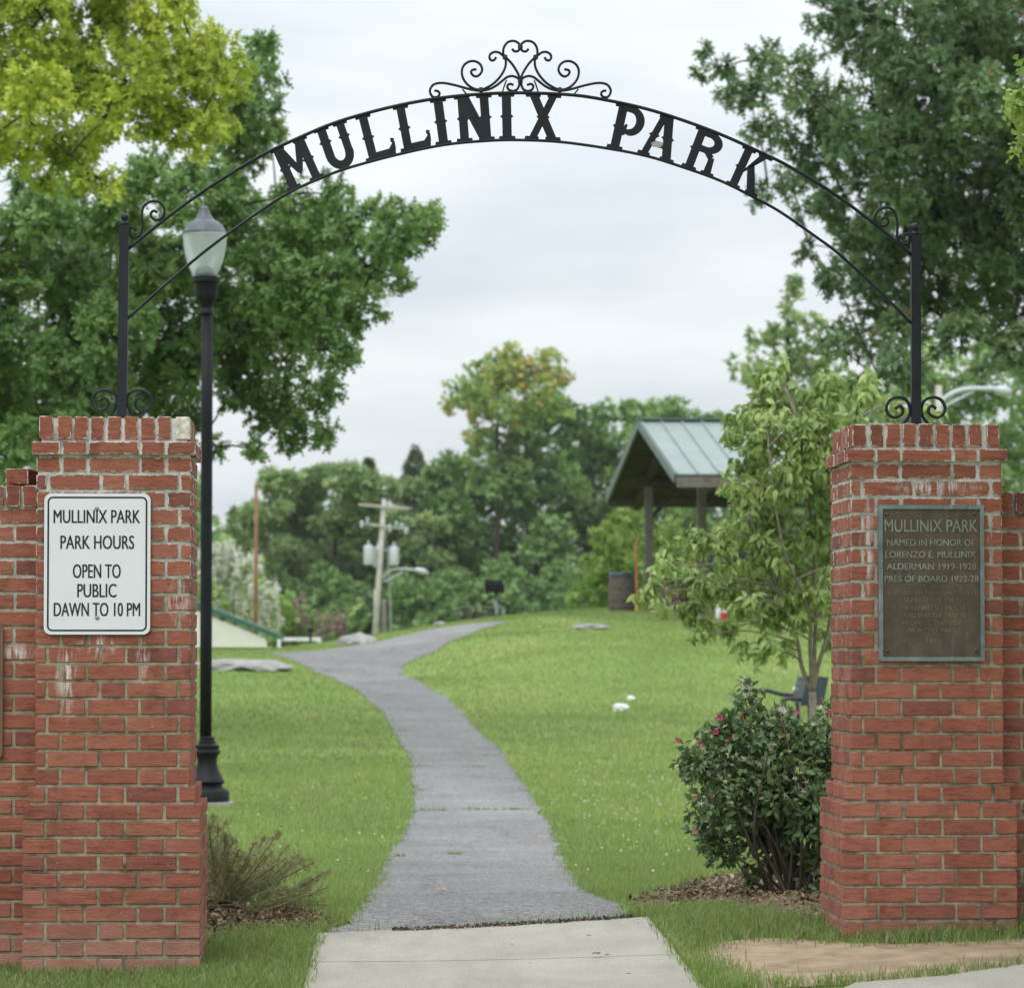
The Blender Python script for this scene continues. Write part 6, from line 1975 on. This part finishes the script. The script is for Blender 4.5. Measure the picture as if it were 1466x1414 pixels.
for k, (px, py, L, mt) in enumerate([(855, 1378.5, 16, M_dry), (869, 1378, 9, M_dry), (843, 1351, 8, M_dry), (733, 1364.5, 6, M_dry), (701, 1345.5, 3, M_dry), (912, 1327, 4, M_dry), (914, 1332, 4, M_dry), (759, 1391.5, 5, M_dry), (732, 1309, 9, M_dry2), (632, 1283, 18, M_dry2),
                                    (777, 1205, 18, M_dry2), (653, 1337, 8, M_dry2), (900, 1407, 8, M_dry), (527, 1355, 4, M_dry), (778, 1318, 7, M_dry), (1327, 1361, 6, M_dry), (1193, 1380, 6, M_dry), (945, 1293, 14, M_dry), (982, 1304, 14, M_dry), (800, 1237, 12, M_dry2)]):
    p = ground_hit(px, py); D = p.y + GATE_D
    s = L / pxm(D)
    a = random.uniform(-.4, .4)
    mb = MB(); n = 5
    V = []
    for i in range(n + 1):
        t = i / n - .5
        w = .22 * s * (1 - (2 * t) ** 2) + .0012
        z = .03 + .10 * s * math.sin(i * 1.9 + k)**2
        V += [(t * s, -w, z + .10 * w), (t * s, w, z + .5 * w)]
    mb.add(V, [(2 * i, 2 * i + 2, 2 * i + 3, 2 * i + 1) for i in range(n)])
    me = mb.mesh("dry_leaf"); o = link("dry_leaf", me, mt, None, (p.x, p.y, p.z))
    o.rotation_euler = (0, 0, a)
    prop(o, DRY[k], "dry leaf", "dry leaves on the ground")

# ------------------------------------------------------------------ grass
M_grass = leaf_mat("grass_blades", [(0.0, (0.5512, 0.3549, 0.3013)), (0.06, (0.1273, 0.1732, 0.0630)), (0.35, (0.2014, 0.2889, 0.0860)), (0.7, (0.2968, 0.3878, 0.1207)), (1.0, (0.4241, 0.4704, 0.1778))], 0.35, .5, .3)
HOLES = [P_conc, P_asph, P_dirt, P_bedr, P_bedl, P_side]


_vg = np.random.default_rng(77).random((64, 64))
def vnoise(x, y, s):
    u, v = x / s, y / s
    i, j = np.floor(u).astype(int), np.floor(v).astype(int)
    f, g = u - i, v - j
    f, g = f * f * (3 - 2 * f), g * g * (3 - 2 * g)
    G = lambda a, b: _vg[a % 64, b % 64]
    return (G(i, j) * (1 - f) + G(i + 1, j) * f) * (1 - g) + (G(i, j + 1) * (1 - f) + G(i + 1, j + 1) * f) * g


def patchy(x, y):
    """uneven growth of the turf, about -1 .. 1"""
    q = .40 * vnoise(x, y * .6, 2.3) + .30 * vnoise(x + 31, y * .6, .8) + .18 * vnoise(x + 7, y + 3, .28) + .22 * vnoise(x + 50, y * .5, 6.0)
    return (q - .55) * 3.0


def grass(name, label, y0, y1, per_m2, hgt, wid, seed, segs, margin=0.6, keep_edge=0.03, lean=.5):
    rg = np.random.default_rng(seed)
    D0, D1 = y0 + GATE_D, y1 + GATE_D
    wide = lambda D: (CAM.x + D * (math.tan(YAW) - .1415) - margin, CAM.x + D * (math.tan(YAW) + .1415) + margin)
    xa, xb = min(wide(D0)[0], wide(D1)[0]), max(wide(D0)[1], wide(D1)[1])
    n = int((xb - xa) * (y1 - y0) * per_m2)
    X = rg.uniform(xa, xb, n); Y = rg.uniform(y0, y1, n)
    l_, r_ = wide(Y + GATE_D)
    k = (X > l_) & (X < r_)
    X, Y = X[k], Y[k]
    for q_, poly in enumerate(HOLES):
        ke = keep_edge if q_ in (0, 1, 5) else .075
        k = ~in_poly(X + rg.normal(0, ke, len(X)), Y + rg.normal(0, ke, len(X)), poly)
        X, Y = X[k], Y[k]
    for px_ in (XL, XR):
        k = ~((np.abs(X - px_) < .355) & (Y > -.045) & (Y < .66)); X, Y = X[k], Y[k]
    k = ~((np.abs(X) > abs(XL) + .3) & (Y > .12) & (Y < .43)); X, Y = X[k], Y[k]
    n = len(X)
    Z = height(X, Y) - .004
    pt = patchy(X, Y)
    h = hgt * rg.uniform(.55, 1.25, n) * (1 + .25 * pt)
    w = wid * rg.uniform(.7, 1.3, n)
    a = rg.uniform(0, 2 * math.pi, n); c, s = np.cos(a), np.sin(a)
    ln = h * rg.normal(lean, .3, n); la = rg.uniform(0, 2 * math.pi, n)
    T = np.clip(.48 + .24 * pt + rg.normal(0, .15, n), .08, 1)
    dry = rg.random(n) < np.clip(.03 + .30 * (vnoise(X + 90, Y * .7, 1.1) - .66), .02, 1); T[dry] = rg.uniform(0, .05, dry.sum())
    B = np.stack([X, Y, Z], 1); side = np.stack([c, s, np.zeros(n)], 1) * (w / 2)[:, None]
    tip = B + np.stack([ln * np.cos(la), ln * np.sin(la), h], 1)
    if segs == 2:
        mid = B + np.stack([ln * .3 * np.cos(la), ln * .3 * np.sin(la), h * .6], 1)
        V = np.stack([B - side, B + side, mid - side * .8, mid + side * .8, tip], 1)
        F = np.array([(0, 1, 3), (0, 3, 2), (2, 3, 4)])
    else:
        V = np.stack([B - side, B + side, tip], 1)
        F = np.array([(0, 1, 2)])
    nv = V.shape[1]
    TT = F[None] + (np.arange(n) * nv)[:, None, None]
    me = mesh_np(name, V.reshape(-1, 3), TT.reshape(-1, 3), np.repeat(T, nv))
    prop(link(name, me, M_grass), label, "grass", None, "stuff")
    return n


grass("grass", "longer grass blades round the pillars and walkway in front", -1.35, 1.4, 9500, .062, .0042, 201, 2, lean=.55, keep_edge=.02)
grass("grass", "short mown grass just behind the gate", 1.4, 8, 4200, .046, .0062, 202, 1)
grass("grass", "mown lawn grass on the middle slope", 8, 24, 1150, .046, .0085, 203, 1, 1.0)
grass("grass", "mown lawn grass on the far slope up to the crest", 24, 64, 300, .050, .014, 204, 1, 1.4, .06)
# grass in the joints across the path
rg = np.random.default_rng(210)
P = []
for (xa, xb, py) in ((594, 640, 1161.5), (662, 760, 1160.5), (566, 590, 1047.5), (594, 612, 1098), (660, 695, 1099), (695, 715, 1083), (592, 605, 1133), (640, 660, 1225), (566, 580, 1228), (670, 680, 1066)):
    nn = int((xb - xa) * 2.2)
    a, b_ = ground_hit(xa, py), ground_hit(xb, py)
    for _ in range(nn):
        p = a.lerp(b_, rg.random()); P.append((p.x, p.y + rg.normal(0, .018), p.z + .008))
P = np.array(P); n = len(P)
me = leaves_mesh("joint_grass", P, unit(rg.normal(size=(n, 3)) * .7 + np.array([0, 0, .6])), rg.normal(size=(n, 3)), rg.uniform(.012, .03, n), 'small', np.clip(rg.normal(.4, .15, n), .08, 1))
prop(link("joint_grass", me, M_grass), "thin grass growing in joints across the asphalt path", "grass", None, "stuff")
# clover heads
rg = np.random.default_rng(211)
P = []
for _ in range(330):
    if rg.random() < .6: px, py = rg.uniform(820, 985), rg.normal(1125, 42)
    else: px, py = rg.uniform(300, 1000), rg.uniform(1060, 1260)
    if not (1050 < py < 1275): continue
    D = float(np.interp(py, [1042, 1080, 1120, 1155, 1198, 1240, 1270], [47, 40.5, 35, 31, 25.5, 20.6, 18]))
    p = at(px, py, D)
    if any(in_poly(np.array([p.x]), np.array([p.y]), q)[0] for q in HOLES): continue
    P.append((p.x, p.y, hz(p.x, p.y) + .045))
P = np.array(P); n = len(P)
oct_v = np.array([(1, 0, 0), (-1, 0, 0), (0, 1, 0), (0, -1, 0), (0, 0, 1), (0, 0, -1)]) * .0065
oct_f = np.array([(0, 2, 4), (2, 1, 4), (1, 3, 4), (3, 0, 4), (2, 0, 5), (1, 2, 5), (3, 1, 5), (0, 3, 5)])
V = P[:, None] + oct_v[None] * rg.uniform(.7, 1.4, (n, 1, 1)); F = oct_f[None] + (np.arange(n) * 6)[:, None, None]
prop(link("clover_flowers", mesh_np("clover_flowers", V.reshape(-1, 3), F.reshape(-1, 3)), simple_mat("clover_white", (.62, .60, .52), .8, 0, .1, 10, 0)), "tiny white clover heads dotted over the lawn", "clover", None, "stuff")
# straw and bark bits in the beds and along the joint
rg = np.random.default_rng(212)
mbs = MB()
def sticks(poly, n, L, seed):
    rg = np.random.default_rng(seed)
    Q = np.array(poly); X = rg.uniform(Q[:, 0].min(), Q[:, 0].max(), n); Y = rg.uniform(Q[:, 1].min(), Q[:, 1].max(), n)
    k = in_poly(X, Y, poly); X, Y = X[k], Y[k]; Z = height(X, Y) + .014
    P = np.stack([X, Y, Z], 1); n = len(P)
    A = rg.normal(size=(n, 3)); A[:, 2] = np.abs(A[:, 2]) * .35
    return P, A, L * rg.uniform(.3, 1.2, n), np.clip(rg.normal(.45, .3, n), 0, 1)
M_straw = leaf_mat("straw_bits", [(0, (.05, .032, .022)), (.4, (.14, .09, .055)), (1, (.42, .31, .19))], .1)
for poly, n, L, lab, sd in ((P_bedr, 9000, .035, "straw and bark bits on the bed under the rose bush", 1), (P_bedl, 9000, .035, "straw and bark bits on the bed under the juniper", 2)):
    P, A, S, T = sticks(poly, n, L, 220 + sd)
    me = leaves_mesh("mulch_bits", P, A, np.random.default_rng(sd).normal(size=P.shape) + np.array([0, 0, 1]), S, 'small', T)
    o = link("mulch_bits", me, M_straw); prop(o, lab, "mulch", None, "stuff")
# crumbly dark seam between asphalt and concrete
P = []
for _ in range(1500):
    t = rg.random(); px = 560 + (905 - 560) * t; py = 1333.5 - 15 * t + rg.normal(0, 1.6)
    p = ground_hit(px, py) if False else None
    P.append((px, py))
PX = np.array(P)
a0, b0 = ground_hit(480, 1340), ground_hit(905, 1319)
tt = (PX[:, 0] - 480) / (905 - 480)
XX = a0.x + (b0.x - a0.x) * tt; YY = a0.y + (b0.y - a0.y) * tt + rg.normal(0, .010, len(tt)) + .008 * np.sin(tt * 40)
Pz = np.stack([XX, YY, height(XX, YY) + .022], 1)
me = leaves_mesh("seam_crumbs", Pz, rg.normal(size=Pz.shape), rg.normal(size=Pz.shape) + np.array([0, 0, 1]), rg.uniform(.006, .018, len(Pz)), 'small', np.clip(rg.normal(.1, .15, len(Pz)), 0, 1))
prop(link("seam_crumbs", me, M_straw), "dark crumbs and soil along the joint of asphalt and concrete", "soil", None, "stuff")


pw = thing("power_line", "thin cable sagging left from the leaning utility pole", "cable", U(541, 800))
mb = MB(); mb.tube(catmull([U(541, 799, .2), U(500, 806, 2), U(440, 813, 4), U(370, 817, 8), U(280, 816, 14), U(150, 805, 20)], 5), .022, 5); mb.build("wire", M_lampblk, pw)


# ------------------------------------------------------------------ haze
def haze_box():
    m = bpy.data.materials.new("thin_haze"); m.use_nodes = True
    n, l = m.node_tree.nodes, m.node_tree.links
    n.clear()
    out = n.new("ShaderNodeOutputMaterial"); v = n.new("ShaderNodeVolumePrincipled")
    v.inputs['Color'].default_value = (0.90, 0.93, 0.96, 1)
    v.inputs['Density'].default_value = 0.00013
    v.inputs['Anisotropy'].default_value = 0.2
    l.new(v.outputs[0], out.inputs['Volume'])
    mb = MB(); mb.box(-345, 345, -75, 445, -4.0, 24.0)
    o = mb.build("haze", m)
    prop(o, "thin pale haze in the air over the park", "haze", None, "stuff")


haze_box()
